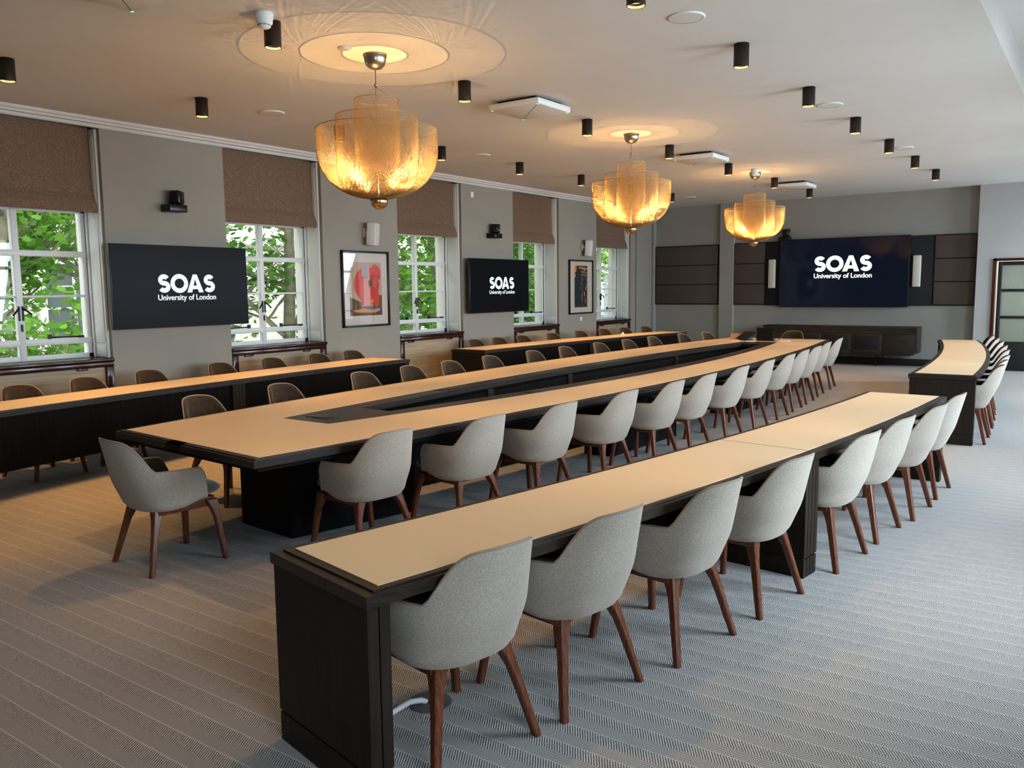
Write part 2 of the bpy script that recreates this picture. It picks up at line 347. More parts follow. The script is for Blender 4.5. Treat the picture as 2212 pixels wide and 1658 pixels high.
for i, c in enumerate(WCR):                                       # windows in the wall opposite
    w = thing('window_%d' % (6 + i), 'tall daylight window in the wall opposite', 'window', (0, c, 0), 0, None, 'structure')
    f = MB()
    for a in ((-WHR, -.84, .75, 3.05), (.84, WHR, .75, 3.05), (-.035, .035, .75, 3.05), (-WHR, WHR, .75, .82), (-WHR, WHR, 2.98, 3.05), (-WHR, WHR, 2.3, 2.37), (-WHR, WHR, 1.62, 1.65), (-WHR, WHR, 1.05, 1.12)): f.bbox(XR + .16, XR + .22, *a, .005)
    part('sash_frame', f, M['white'], w)
    g = MB(); g.poly([(XR + .19, -.85, .8), (XR + .19, .85, .8), (XR + .19, .85, 3.0), (XR + .19, -.85, 3.0)]); part('glass', g, M['glass'], w)
    L = bpy.data.lights.new('daylight', 'AREA'); L.shape = 'RECTANGLE'; L.size = 2.2; L.size_y = 1.75; L.energy = 100 if i == 0 else 190; L.color = (.73, .87, 1.)
    lo = link('daylight', L, w, (XR + .42, 0, 1.9)); lo.rotation_euler = (0, radians(66), 0); L.spread = radians(140)

# blinds and radiator covers
for i, c in enumerate(WC):
    b = thing('roman_blind', 'brown textured roman blind half drawn over the %s window from the camera' % ORD[i], 'blind', (0, c, 0), 0, 'brown roman blinds in the windows')
    m_ = MB(); xs = [(3.60, -9.600), (3.3, -9.596), (3.0, -9.590), (2.86, -9.578), (2.80, -9.548), (2.74, -9.530), (2.69, -9.526), (2.66, -9.532)]
    hw = .775
    def ww(z): return hw if z > 2.86 else hw + .018 * min(1, (2.86 - z) / .1)
    vs = [(x, s * ww(z), z) for z, x in xs for s in (-1, 1)] + [(x - .022, s * ww(z), z) for z, x in xs for s in (-1, 1)]
    k = len(xs); fs = []
    for a in range(k - 1):
        fs += [(2 * a, 2 * a + 1, 2 * a + 3, 2 * a + 2), (2 * k + 2 * a, 2 * k + 2 * a + 2, 2 * k + 2 * a + 3, 2 * k + 2 * a + 1), (2 * a, 2 * a + 2, 2 * k + 2 * a + 2, 2 * k + 2 * a), (2 * a + 1, 2 * k + 2 * a + 1, 2 * k + 2 * a + 3, 2 * a + 3)]
    fs += [(0, 2 * k, 2 * k + 1, 1), (2 * k - 2, 2 * k - 1, 4 * k - 1, 4 * k - 2)]
    m_.add(vs, fs); part('cloth', m_, M['blind'], b)
    m_ = MB(); m_.bbox(-9.555, -9.527, -hw - .018, hw + .018, 2.652, 2.664, .004); part('hem_bar', m_, M['blind'], b)
    m_ = MB(); m_.box(-9.66, -9.60, -hw, hw, 3.54, 3.60); part('headrail', m_, M['white'], b)
    m_ = MB(); m_.tube([(-9.60, hw + .012, 3.55), (-9.59, hw + .016, 2.2), (-9.59, hw + .018, 1.75)], .004, 5); part('pull_cord', m_, M['plastic'], b)
    r = thing('radiator_cover', 'pale wood radiator cover in a dark frame under the %s window' % ORD[i], 'radiator cover', (0, c, 0), 0, 'radiator covers under the windows')
    m_ = MB(); m_.box(-9.50, -9.475, -WH + .09, WH - .09, .06, .90); part('front_panel', m_, M['travertine'], r)
    m_ = MB(); m_.bbox(-9.56, XL + .012, -WH + .005, WH - .005, .885, .943, .005); m_.bbox(-9.56, XL + .012, WH - .095, WH - .005, 0, .885, .005); m_.bbox(-9.56, XL + .012, -WH + .005, -WH + .095, 0, .885, .005)
    part('cover_frame', m_, M['sill'], r)
    m_ = MB(); m_.bbox(XL - .02, XL + .002, .40, .52, .862, .886, .003); m_.bbox(XL - .02, XL + .002, -.62, -.48, .862, .886, .003); part('catch', m_, M['sill'], r)

# ------------------------------------------------------------------ door
d = thing('door_1', 'charcoal door with three stacked reeded glass panes', 'door', (0, YD, 0), 0, None, 'structure')
m_ = MB(); m_.bbox(DX0, DX0 + .06, -.03, .24, 0, DZ, .006); m_.bbox(DX0, DX1, -.03, .24, DZ - .05, DZ, .006); part('door_frame', m_, M['mahogany'], d)
for k, (a, b) in enumerate(((DX0 + .085, -.79), (-.77, DX1 - .01))):
    m_ = MB(); z = (0, .58, 1.04, 1.095, 1.57, 1.62, 2.10, 2.165)
    m_.bbox(a, a + .075, .02, .07, 0, 2.165, .006); m_.bbox(b - .075, b, .02, .07, 0, 2.165, .006)
    for z0, z1 in ((0, .58), (1.04, 1.09), (1.57, 1.62), (2.09, 2.165)): m_.bbox(a + .07, b - .07, .02, .07, z0, z1, .005)
    lf = part('door_leaf', m_, M['doorpaint'], d)
    for z0, z1 in ((.58, 1.04), (1.09, 1.57), (1.62, 2.09)):
        m_ = MB(); m_.box(a + .07, b - .07, .04, .05, z0, z1); part('reeded_pane', m_, M['reeded'], lf)
m_ = MB(); m_.box(-2.6, 1., YF + 1.8, YF + 1.9, 0, 3); part('corridor_wall', m_, M['stone2'], d, (0, -YD, 0))
L = bpy.data.lights.new('corridor_lamp', 'AREA'); L.size = .5; L.energy = 26; L.color = (1., .84, .5); link('corridor_lamp', L, d, (-1.35, 1.3, 2.6))

# ------------------------------------------------------------------ end wall fittings
def felt_panel(name, label, x0, x1, z0, z1, rows=3):
    t = thing(name, label, 'acoustic panel', ((x0 + x1) / 2, YF, 0)); c = (x0 + x1) / 2
    m_ = MB(); m_.bbox(x0 - c, x1 - c, -.035, 0, z0, z1, .004); part('backing', m_, M['feltblack'], t)
    h = (z1 - z0 - .03) / rows
    for k in range(rows):
        m_ = MB(); m_.bbox(x0 - c + .018, x1 - c - .018, -.06, -.03, z0 + .02 + k * h + .007, z0 + .02 + (k + 1) * h - .013, .006); part('felt_board', m_, M['felt'], t)
felt_panel('acoustic_panel', 'wide brown acoustic panel between window corner and wall pilaster', XL + .075, -7.72, 1.30, 2.735)
felt_panel('acoustic_panel', 'narrow brown acoustic panel beside the wall pilaster', -7.335, -6.575, 1.295, 2.742)
felt_panel('acoustic_panel', 'brown acoustic panel beside the glazed door', -3.03, -2.235, 1.285, 2.752)
m_ = MB(); m_.bbox(-6.57, -3.035, YF - .045, YF, 1.285, 2.75, .004); tag(part('backing_board', m_, M['feltblack']), 'black board behind the large display and its two column speakers', 'wall board')
for k, xx in enumerate((-6.40, -3.34)):
    t = thing('column_speaker', 'slim ivory column speaker on the black board %s' % ('next to the narrow acoustic panel' if k == 0 else 'on the door side'), 'speaker', (xx, YF - .045, 0), 0, 'column speakers flanking the display')
    m_ = MB(); m_.bbox(-.078, .078, -.085, 0, 1.68, 2.34, .02, seg=4); part('cabinet', m_, M['cream'], t)
    m_ = MB(); m_.bbox(-.070, .070, -.090, -.080, 1.695, 2.325, .004); part('grille', m_, M['cream'], t)

# lettering: capital letters drawn as strokes, small line as text
def stroke(mb, pts, w, y=0., mi=0):
    L_, R_ = [], []
    for i, p in enumerate(pts):
        a = pts[max(i - 1, 0)]; b = pts[min(i + 1, len(pts) - 1)]; dx, dz = b[0] - a[0], b[1] - a[1]; l = hypot(dx, dz); nx, nz = -dz / l * w / 2, dx / l * w / 2
        L_.append((p[0] + nx, y, p[1] + nz)); R_.append((p[0] - nx, y, p[1] - nz))
    n = len(pts); mb.add(L_ + R_, [(i, i + 1, n + i + 1, n + i) for i in range(n - 1)], mi)
def arc(cx, cz, rx, rz, a0, a1, n=20): return [(cx + rx * cos(radians(a0 + (a1 - a0) * i / n)), cz + rz * sin(radians(a0 + (a1 - a0) * i / n))) for i in range(n + 1)]
def soas(mb, x0, z0, H):
    w = .255 * H; r = (H - w) / 4 + .0 * H
    def S(x):
        c = x + .36 * H; rt, rb = r * .96, r * 1.04; zt = z0 + H - w / 2 - rt; zb_ = z0 + w / 2 + rb
        p = arc(c, zt, rt * 1.22, rt, 28, 180, 18) + arc(c, zt, rt * 1.22, rt, 180, 250, 8)[1:] + [(c + .09 * H, z0 + H * .475)]
        q = arc(c, zb_, rb * 1.25, rb, 70, -150, 26)
        p2 = [p_ for p_ in p[:-1]] + q
        stroke(mb, p2, w)
    S(x0)
    cx = x0 + (.70 + .12 + .46) * H; ro = (H - w) / 2 + .02 * H; stroke(mb, arc(cx, z0 + H / 2, ro * 1.05, ro, 0, 360, 48), w)
    ax = x0 + 2.26 * H; hw = .52 * H
    mb.poly([(ax - hw, 0, z0), (ax - hw + .31 * H, 0, z0), (ax + .0, 0, z0 + .74 * H), (ax - .13 * H, 0, z0 + H)])
    mb.poly([(ax + hw, 0, z0), (ax + hw - .31 * H, 0, z0), (ax - .0, 0, z0 + .74 * H), (ax + .13 * H, 0, z0 + H)])
    mb.poly([(ax - .13 * H, 0, z0 + H), (ax, 0, z0 + .74 * H), (ax + .13 * H, 0, z0 + H)])
    mb.poly([(ax - .3 * H, 0, z0 + .18 * H), (ax + .3 * H, 0, z0 + .18 * H), (ax + .22 * H, 0, z0 + .38 * H), (ax - .22 * H, 0, z0 + .38 * H)])
    S(x0 + 2.80 * H)
    return x0 + 3.52 * H
def text_mesh(body, width, x0, z0, parent_y, bold=.012):
    cu = bpy.data.curves.new('lettering', 'FONT'); cu.body = body; cu.size = 1; cu.offset = bold
    o = bpy.data.objects.new('lettering', cu); COL.objects.link(o)
    dg = bpy.context.evaluated_depsgraph_get(); me = bpy.data.meshes.new_from_object(o.evaluated_get(dg))
    bpy.data.objects.remove(o); xs = [v.co.x for v in me.vertices]; s = width / (max(xs) - min(xs)); x_ = min(xs)
    for v in me.vertices: v.co = Vector((x0 + (v.co.x - x_) * s, parent_y, z0 + v.co.y * s))
    bm = bmesh.new(); bm.from_mesh(me); g = bmesh.ops.duplicate(bm, geom=bm.verts[:] + bm.edges[:] + bm.faces[:])['geom']
    for v in g:
        if isinstance(v, bmesh.types.BMVert): v.co.x += .022 * s; v.co.y -= .0004
    bm.to_mesh(me); bm.free(); me.materials.clear(); return me
def display(label, loc, rz, w, h, tilt, mats, cx, H, z_text, subw, depth=.06, stand=.09):
    t = thing('wall_display', label, 'display screen', loc, rz)
    m_ = MB(); m_.bbox(-w / 2, w / 2, -stand - depth, -stand, -h / 2, h / 2, .006); part('bezel', m_, M['tvblack'], t)
    m_ = MB(); y = -stand - depth - .0015; m_.box(-w / 2 + .010, w / 2 - .010, y, y + .002, -h / 2 + .014, h / 2 - .010); sc_ = part('screen', m_, mats[0], t)
    m_ = MB(); W_ = 3.52 * H; soas(m_, cx - W_ / 2, z_text, H); lt = part('lettering', m_, mats[1], t, (0, y - .002, 0))
    me = text_mesh('University of London', subw, cx - subw / 2, z_text - .40 * H, 0, .016); me.materials.append(mats[1]); link('lettering', me, t, (0, y - .002, 0))
    m_ = MB(); m_.box(-.3, .3, -stand, 0, -.22, .22); part('wall_mount', m_, M['tvblack'], t)
    return t
display('black wall display between the first two windows reading SOAS', (XL, 6.10, 1.807), radians(90), 1.86, .985, 0, (M['screen'], M['letter']), .04, .222, -.075, .80, .05, .10)
display('black wall display between the third and fourth windows reading SOAS', (XL, 12.70, 1.793), radians(90), 1.86, .985, 0, (M['screen'], M['letter']), .04, .222, -.06, .80, .05, .10)
display('large navy display reading SOAS on the black board of the end wall', (-4.852, YF - .045, 2.012), 0, 2.74, 1.515, 0, (M['screen_gloss'], M['letter_far']), .02, .345, .02, 1.225, .05, .03)

# sideboard
t = thing('sideboard', 'long dark oak sideboard on thin legs under the large display', 'sideboard', (0, 0, 0))
sx0, sx1, sy0, sy1, sz0, sz1 = -6.43, -3.20, 18.93, 19.40, .30, .85
m_ = MB(); m_.bbox(sx0, sx1, sy0, sy1, sz1 - .03, sz1, .004); m_.bbox(sx0, sx0 + .035, sy0, sy1, sz0, sz1 - .03, .003); m_.bbox(sx1 - .035, sx1, sy0, sy1, sz0, sz1 - .03, .003); m_.box(sx0 + .02, sx1 - .13, sy0 + .03, sy1 - .02, sz0 - .05, sz1 - .03); m_.box(sx0 + .03, sx1 - .03, sy0 + .004, sy1 - .02, sz1 - .15, sz1 - .03)
part('carcass', m_, M['sideb'], t)
nd = 5; dw = (sx1 - sx0 - .09) / nd
for k in range(nd):
    a = sx0 + .045 + k * dw; m_ = MB(); m_.bbox(a + .004, a + dw - .004, sy0 + .006, sy0 + .03, sz0 - .035, sz1 - .155, .003); dr = part('cabinet_door', m_, M['sideb'], t)
    if k in (1, 2, 3): m_ = MB(); m_.bbox(a + .05, a + dw - .06, sy0 + .001, sy0 + .008, sz0 + .06, sz1 - .19, .003); part('door_inset', m_, M['sidedark'], dr)
for xx in (sx0 + .55, sx0 + .66, sx1 - .82, sx1 - .72):
    m_ = MB(); yy = sy0 + .20 if xx in (sx0 + .55, sx1 - .82) else sy0 + .36
    m_.box(xx - .008, xx + .008, yy - .02, yy + .02, 0, sz0 - .04); part('leg', m_, M['metalleg'], t)

# ------------------------------------------------------------------ conference table
def q(c, y, y0=9.337): t_ = y - y0; return c[0] + c[1] * t_ + c[2] * t_ * t_
TR = (-3.611, -.0057, -.01101); TL = (-6.250, -.0144, .01023); SR = (-4.213, -.0028, -.01664); SL = (-5.499, -.0067, .01053)
def lin(a, b, n): return [a + (b - a) * i / n for i in range(n + 1)]
T0, T1 = 3.0875, 15.63
def slant(x, y):                                                # the near end runs slightly askew
    k = max(0, 1 - (y - T0) / 1.2); return y - .085 * k * (x + 4.85)
def trow(y, offs): return [(x, slant(x, y)) for x in (q(TL, y) + offs, q(SL, y) + .2, q(SR, y) - .2, q(TR, y) - offs)]
tb = thing('conference_table', 'long boat-shaped table with cream inlay and sunken dark centre', 'table')
def ttop(inset, z0, z1):
    m_ = MB(); yy = [T0 + inset] + lin(4.90, 13.93, 24) + [T1 - inset]; yy = yy[:1] + lin(T0 + inset, 4.90, 5)[1:-1] + yy[1:-1] + lin(13.93, T1 - inset, 5)[1:]
    m_.grid([trow(y, inset) for y in yy], z0, z1, lambda i, j: j == 1 and 4.89 < yy[i] < 13.92); return m_
part('table_top', ttop(0, .707, .750), M['dark'], tb)
part('stepped_edge', ttop(.022, .750, TABLE_Z), M['dark'], tb)
part('under_frame', ttop(.05, .672, .707), M['black'], tb)
yy = lin(T0 + .062, 4.17, 4) + lin(4.17, 14.54, 26)[1:] + lin(14.54, T1 - .062, 4)[1:]
m_ = MB(); m_.grid([[(x, slant(x, y)) for x in (q(TL, y) + .062, q(SL, y), q(SR, y), q(TR, y) - .062)] for y in yy], TABLE_Z, TABLE_Z + .0025, lambda i, j: j == 1 and 4.16 < yy[i] < 14.53)
part('inlay', m_, M['tan'], tb)
m_ = MB(); yy2 = lin(4.90, 13.93, 24)
rows = [(4.87, 0)] + [(y, 0) for y in yy2] + [(13.96, 0)]
yr = [r[0] for r in rows]; m_.grid([[(x, y) for x in (q(SL, y) + .17, q(SL, y) + .2, q(SR, y) - .2, q(SR, y) - .17)] for y in yr], .08, .707, lambda i, j: j == 1 and 0 < i < len(yr) - 2)
part('well_panel', m_, M['black'], tb)
for y in (6.9, 8.6, 11.6):
    for c_, s_ in ((SL, 1), (SR, -1)): m_ = MB(); x = q(c_, y) + s_ * .21; m_.box(x - .012, x + .012, y - .05, y + .05, .08, .70); part('batten', m_, M['dark'], tb)
m_ = MB(); m_.prism([(-5.24, 3.82), (-4.60, 3.76), (-4.38, 4.80), (-5.47, 4.86)], 0, .672); part('pedestal', m_, M['black'], tb)
for y0_, y1_ in ((7.5, 9.0), (10.9, 12.4)):
    for s_ in (0, 1):
        if s_: P = [(q(SR, y0_) - .16, y0_), (q(TR, y0_) - .45, y0_), (q(TR, y1_) - .45, y1_), (q(SR, y1_) - .16, y1_)]
        else: P = [(q(TL, y0_) + .45, y0_), (q(SL, y0_) + .16, y0_), (q(SL, y1_) + .16, y1_), (q(TL, y1_) + .45, y1_)]
        m_ = MB(); m_.prism(P, 0, .672); part('pedestal', m_, M['black'], tb)
m_ = MB(); m_.prism([(-5.5, 14.15), (-4.5, 14.15), (-4.75, 15.2), (-5.35, 15.2)], 0, .672); part('pedestal', m_, M['black'], tb)
def flap(x, y, a):
    f = bpy.data.objects.new('power_flap', None); 
    m_ = MB(); m_.bbox(-.13, .13, -.055, .055, 0, .004, .002); m_.box(-.135, .135, -.06, .06, -.001, .0012, 1); m_.bbox(-.05, .05, -.062, -.05, .001, .0055, .001, 1)
    o = part('power_flap', m_, [M['dark'], M['slot']], tb, (x, y, TABLE_Z)); o.rotation_euler[2] = a
flap(-4.96, 4.39, -.05)
for y in (6.3, 8.9, 11.4): flap(q(SL, y) + .10, y, pi / 2); flap(q(SR, y + .3) - .10, y + .3, pi / 2)

# ------------------------------------------------------------------ curved desks
RI = (-1.768, .0037, -.01386); RO = (-1.097, .0015, -.0142)
LI = (-8.102, 0., .01265); LO = (-8.813, 0., .01296)
def desk(label, fi, fo, ya, yb, ym, yc):
    """fi: edge facing the table, fo: edge facing the chairs; ends cut square to the curve"""
    t = thing('curved_desk', label, 'desk', group='curved desks around the long table')
    def mid(y): return (fi(y) + fo(y)) / 2
    def row(y, a=0., b=0.):
        s = (mid(y + .01) - mid(y - .01)) / .02; c = mid(y); k = 1 / sqrt(1 + s * s)
        wi, wo = fi(y) - c, fo(y) - c; sg = 1 if wo > 0 else -1
        xi, xo = wi + sg * a, wo - sg * b
        return (c + xi * k, y - xi * s * k), (c + xo * k, y - xo * s * k)
    def strip(y0, y1, a, b, z0, z1, n=14):
        m_ = MB(); m_.grid([list(row(y, a, b)) for y in lin(y0, y1, n)], z0, z1); return m_
    part('desk_top', strip(ya, yb, 0, 0, .707, .750, 26), M['dark'], t)
    part('stepped_edge', strip(ya + .04, yb - .04, .03, .02, .750, TABLE_Z, 26), M['dark'], t)
    for y0, y1 in ((ya + .075, ym - .005), (ym + .005, yb - .075)): part('inlay', strip(y0, y1, .055, .05, TABLE_Z, TABLE_Z + .0025, 16), M['tan'], t)
    for y0, y1 in ((ya + .05, ym - .06), (ym + .06, yb - .05)):
        m_ = MB(); r = [row(y, .05, 0)[0] + row(y, .075, 0)[0] for y in lin(y0, y1, 14)]
        m_.grid([[p[:2], p[2:]] for p in r], .23, .707); part('modesty_panel', m_, M['black'], t)
    for y0, y1 in ((ya + .008, ya + .095), (ym - .088, ym - .003), (ym + .003, ym + .088), (yb - .095, yb - .008)):
        h = (y0 + y1) / 2; pn = None
        for k, (a0, a1) in enumerate(((y0, h - .002), (h + .003, y1))):
            m_ = strip(a0, a1, .012, .012, .125, .707, 1)
            m_.grid([list(row(y, .014, .014)) for y in (a0 + .001, a1 - .001)], 0, .113); m_.grid([list(row(y, .022, .022)) for y in (a0 + .006, a1 - .006)], .10, .14)
            part('end_panel', m_, M['darkv'], t)
    return t
desk('curved desk nearest the camera, opposite the windows', lambda y: q(RI, y), lambda y: q(RO, y), 1.907, 8.16, 5.04, 0)
desk('curved desk by the glazed door at the far end', lambda y: q(RI, y), lambda y: q(RO, y), 10.05, 16.52, 13.24, 0)
desk('curved desk beneath the first window, nearer desk along the window side', lambda y: q(LI, y, 9.88), lambda y: q(LO, y, 9.88), 2.52, 8.82, 5.76, 0)
desk('curved desk beneath the far windows, farther desk along the window side', lambda y: q(LI, y, 9.88), lambda y: q(LO, y, 9.88), 10.61, 17.09, 13.78, 0)

# ------------------------------------------------------------------ tub chair
def smooth01(x): x = max(0, min(1, x)); return x * x * (3 - 2 * x)
H_BACK, H_ARM = .850, .640
def shell_pt(u, z, off=0.):
    """plan point of the tub at height z; u runs 0 (middle of the back) to 1 (front of an arm), signed for the side"""
    s = 1 if u >= 0 else -1; a = abs(u)
    k = (z - .40) / .45
    A = .252 + .034 * smooth01(k * 2.2) - .016 * k - off; B = .232 + .025 * smooth01(k * 2.4) + .118 * max(0, k) - off
    yc = -.01
    if a < .58:
        th = a / .58 * pi / 2; e = .74
        e = .74 + .15 * max(0, k); x = A * (sin(th) ** e); y = yc - B * (max(0, cos(th)) ** e)
    else:
        f = (a - .58) / .42; x = A - .016 * f * f; y = yc + f * (.168 - .045 * k)
    return s * x, y
def shell_top(u):
    a = abs(u)
    if a < .09: return H_BACK - .004 * (a / .09) ** 2
    if a < .395: g = (a - .09) / .305; return H_ARM + (H_BACK - .004 - H_ARM) * (1 - .11 * g - .89 * smooth01(g ** 2.1))
    if a < .84: return H_ARM - .006 * ((a - .395) / .445)
    f = (a - .84) / .16; return (H_ARM - .006) - .165 * (1 - sqrt(max(0, 1 - f * f)))
def shell_bot(u): a = abs(u); return .383 + .036 * smooth01((a - .45) / .55)
NU, NV = 72, 14
us = [-1 + 2 * i / NU for i in range(NU + 1)]
def chair_parts():
    P = []
    o_ = MB(); grid = []
    for u in us:
        zt, zb = shell_top(u), shell_bot(u); colm = []
        for j in range(NV + 1):
            f = j / NV; z = zb + (zt - zb) * f; inn = .022 * max(0, 1 - f * 9) ** 2
            colm.append((*shell_pt(u, z, inn), z))
        grid.append(colm)
    vs = [p for c in grid for p in c]; n = NV + 1
    fs = [(i * n + j, (i + 1) * n + j, (i + 1) * n + j + 1, i * n + j + 1) for i in range(NU) for j in range(NV)]
    o_.add(vs, fs, 0, True)
    # underside of the tub
    rim = [grid[i][0] for i in range(NU + 1)]; o_.add(rim + [(0, 0, .40)], [(i + 1, i, NU + 1) for i in range(NU)] + [(0, NU, NU + 1)], 0, True)
    # fronts of the arms
    for i, sgn in ((0, -1), (NU, 1)):
        c = grid[i]; inn = [(*shell_pt(us[i], p[2], .032), p[2]) for p in c]
        o_.add(c + inn, [(j, j + 1, n + j + 1, n + j) for j in range(NV)], 0, True)
    P.append(('backrest', o_, M['fabric']))
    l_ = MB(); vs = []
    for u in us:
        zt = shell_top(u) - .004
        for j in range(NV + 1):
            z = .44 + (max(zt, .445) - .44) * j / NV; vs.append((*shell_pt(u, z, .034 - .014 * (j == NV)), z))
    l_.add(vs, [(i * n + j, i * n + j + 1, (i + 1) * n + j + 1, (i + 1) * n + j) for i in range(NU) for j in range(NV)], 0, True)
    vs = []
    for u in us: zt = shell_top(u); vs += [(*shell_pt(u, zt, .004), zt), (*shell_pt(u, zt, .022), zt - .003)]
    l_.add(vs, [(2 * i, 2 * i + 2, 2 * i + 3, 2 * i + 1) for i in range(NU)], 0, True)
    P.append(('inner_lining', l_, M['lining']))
    p_ = MB(); pts = [(*shell_pt(u, shell_top(u), .005), shell_top(u) + .001) for u in us]
    p_.tube(pts, .0062, 6); P.append(('piping', p_, M['piping']))
    s_ = MB(); bm = bmesh.new(); bmesh.ops.create_uvsphere(bm, u_segments=28, v_segments=14, radius=1)
    for v in bm.verts:
        x, y, z = v.co; rxy = hypot(x, y)
        f = (abs(z) ** 2.6 + rxy ** 2.6) ** (-1 / 2.6) if rxy + abs(z) > 0 else 1
        x, y, z = x * f, y * f, z * f
        a = atan2(y, x); sq = (abs(cos(a)) ** 4 + abs(sin(a)) ** 4) ** (-.25)
        w = .236 if y > 0 else .215
        v.co = Vector((x * sq * w, y * sq * (.302 if y > 0 else .20), .462 + z * (.052 if z > 0 else .05)))
    s_.bm(bm, 0, True); P.append(('seat_cushion', s_, M['seat']))
    a_ = MB()
    for sx in (-1, 1): a_.bbox(sx * .178 - .012, sx * .178 + .012, -.155, .225, .352, .415, .004)
    for sy in (-.145, .215): a_.bbox(-.185, .185, sy - .012, sy + .012, .362, .415, .004)
    P.append(('apron', a_, M['walnut']))
    for sx in (-1, 1):
        for sy, yt, yb_, xt, xb in ((-1, -.152, -.247, .160, .250), (1, .215, .250, .192, .256)):
            g_ = MB(); secs = []
            for f in (0, .08, .16, .28, .45, .7, 1.):
                z = .396 * (1 - f); fl = max(0, 1 - f / .36) ** 2.2
                cx_ = sx * (xt + (xb - xt) * f); cy_ = yt + (yb_ - yt) * f
                hx = .021 - .005 * f; hy = .022 - .006 * f; ex = .034 * fl; ey = .034 * fl
                x0_, x1_ = (cx_ - hx, cx_ + hx); y0_, y1_ = (cy_ - hy, cy_ + hy)
                if sx > 0: x0_ -= ex
                else: x1_ += ex
                if sy > 0: y0_ -= ey
                else: y1_ += ey
                c_ = .006; secs.append([(x0_ + c_, y0_, z), (x1_ - c_, y0_, z), (x1_, y0_ + c_, z), (x1_, y1_ - c_, z), (x1_ - c_, y1_, z), (x0_ + c_, y1_, z), (x0_, y1_ - c_, z), (x0_, y0_ + c_, z)])
            vs = [p for s2 in secs for p in s2]; fs = [(i * 8 + k, i * 8 + (k + 1) % 8, (i + 1) * 8 + (k + 1) % 8, (i + 1) * 8 + k) for i in range(len(secs) - 1) for k in range(8)]
            fs += [tuple(range(8)), tuple(range(len(vs) - 8, len(vs)))[::-1]]
            g_.add(vs, fs); P.append(('leg', g_, M['walnut']))
    return P
chair0 = thing('tub_chair', '', 'chair', group='tub chairs')
for nm, mb_, mt in chair_parts(): part(nm, mb_, mt, chair0)
used = []
def chair(x, y, dx, dy, label, group):
    rz = atan2(-dx, dy)
    if used: o = dup(chair0, (x, y, 0), rz, label)
    else: o = chair0; o.location = (x, y, 0); o.rotation_euler[2] = rz; o['label'] = label; used.append(1)
    o['group'] = group
def slope(c, y, y0=9.337): return c[1] + 2 * c[2] * (y - y0)
FB = .247                                                    # rear feet behind the centre
def from_feet(x, y, s, side, label, group):                  # side -1: faces the windows, +1: faces away from them
    l = sqrt(1 + s * s); dx, dy = side / l, -side * s / l
    chair(x + dx * FB, y + dy * FB, dx, dy, label, group)
for i, (x, y) in enumerate([(-1.785, 2.32), (-1.654, 2.954), (-1.489, 3.663), (-1.372, 4.42), (-1.234, 5.366), (-1.17, 6.118), (-1.078, 6.854), (-1.048, 7.62)]):
    from_feet(x + .006, y, slope(RI, y), -1, 'pale grey tub chair, %s from the camera at the near desk opposite the windows' % ORD[i], 'chairs at the near desk opposite the windows')
for i, y in enumerate([10.47, 11.19, 11.90, 12.9, 13.8, 14.75, 15.6, 16.4]):
    from_feet(q(RO, y) + .09, y, slope(RI, y), -1, 'pale grey tub chair, %s from the camera at the far desk by the door' % ORD[i], 'chairs at the far desk by the door')
for i, (x, y) in enumerate([(-3.76, 3.86), (-3.60, 4.68), (-3.50, 5.52), (-3.44, 6.46), (-3.40, 7.36), (-3.38, 8.12), (-3.38, 9.08), (-3.39, 10.0), (-3.44, 10.98), (-3.493, 11.80), (-3.552, 12.62), (-3.658, 13.57), (-3.757, 14.66)]):
    from_feet(x, y, slope(TR, y), -1, "grey tub chair, %s from the near end on the long table's door side" % ORD[i], 'chairs on the door side of the long table')
for i, (x, y) in enumerate([(-6.354, 4.215), (-6.47, 5.193), (-6.6, 6.388), (-6.65, 7.21), (-6.66, 7.955), (-6.69, 8.824), (-6.707, 9.87), (-6.74, 10.79), (-6.707, 11.78), (-6.69, 12.72), (-6.68, 13.675), (-6.60, 14.79), (-6.40, 15.46)]):
    s = slope(TL, y); l = sqrt(1 + s * s); chair(x + .345 / l, y - s * .345 / l, 1 / l, -s / l, "brown-lined tub chair, %s from the near end on the long table's window side" % ORD[i], 'chairs on the window side of the long table')
for i, (x, y) in enumerate([(-8.66, 3.79), (-8.83, 4.527), (-9.0, 5.35), (-9.10, 6.37), (-9.14, 7.21), (-9.14, 8.01), (-9.15, 8.68)]):
    s = slope(LI, y, 9.88); l = sqrt(1 + s * s); chair(x + .345 / l, y - s * .345 / l, 1 / l, -s / l, 'brown-lined tub chair, %s from the camera at the nearer window desk' % ORD[i], 'chairs at the nearer window desk')
for i, (x, y) in enumerate([(-9.16, 11.66), (-9.13, 12.32), (-9.11, 13.07), (-9.036, 14.0), (-8.98, 14.99), (-8.96, 15.95), (-8.8, 16.6), (-8.67, 17.37)]):
    s = slope(LI, y, 9.88); l = sqrt(1 + s * s); chair(x + .345 / l, y - s * .345 / l, 1 / l, -s / l, 'brown-lined tub chair, %s from the camera at the farther window desk' % ORD[i], 'chairs at the farther window desk')
chair(-4.908, 3.01, sin(radians(5)), cos(radians(5)), 'grey tub chair alone at the near end of the long table', 'chairs at the table ends')
chair(-5.02, 16.25, 0, -1, 'tub chair alone at the far end of the long table before the sideboard', 'chairs at the table ends')

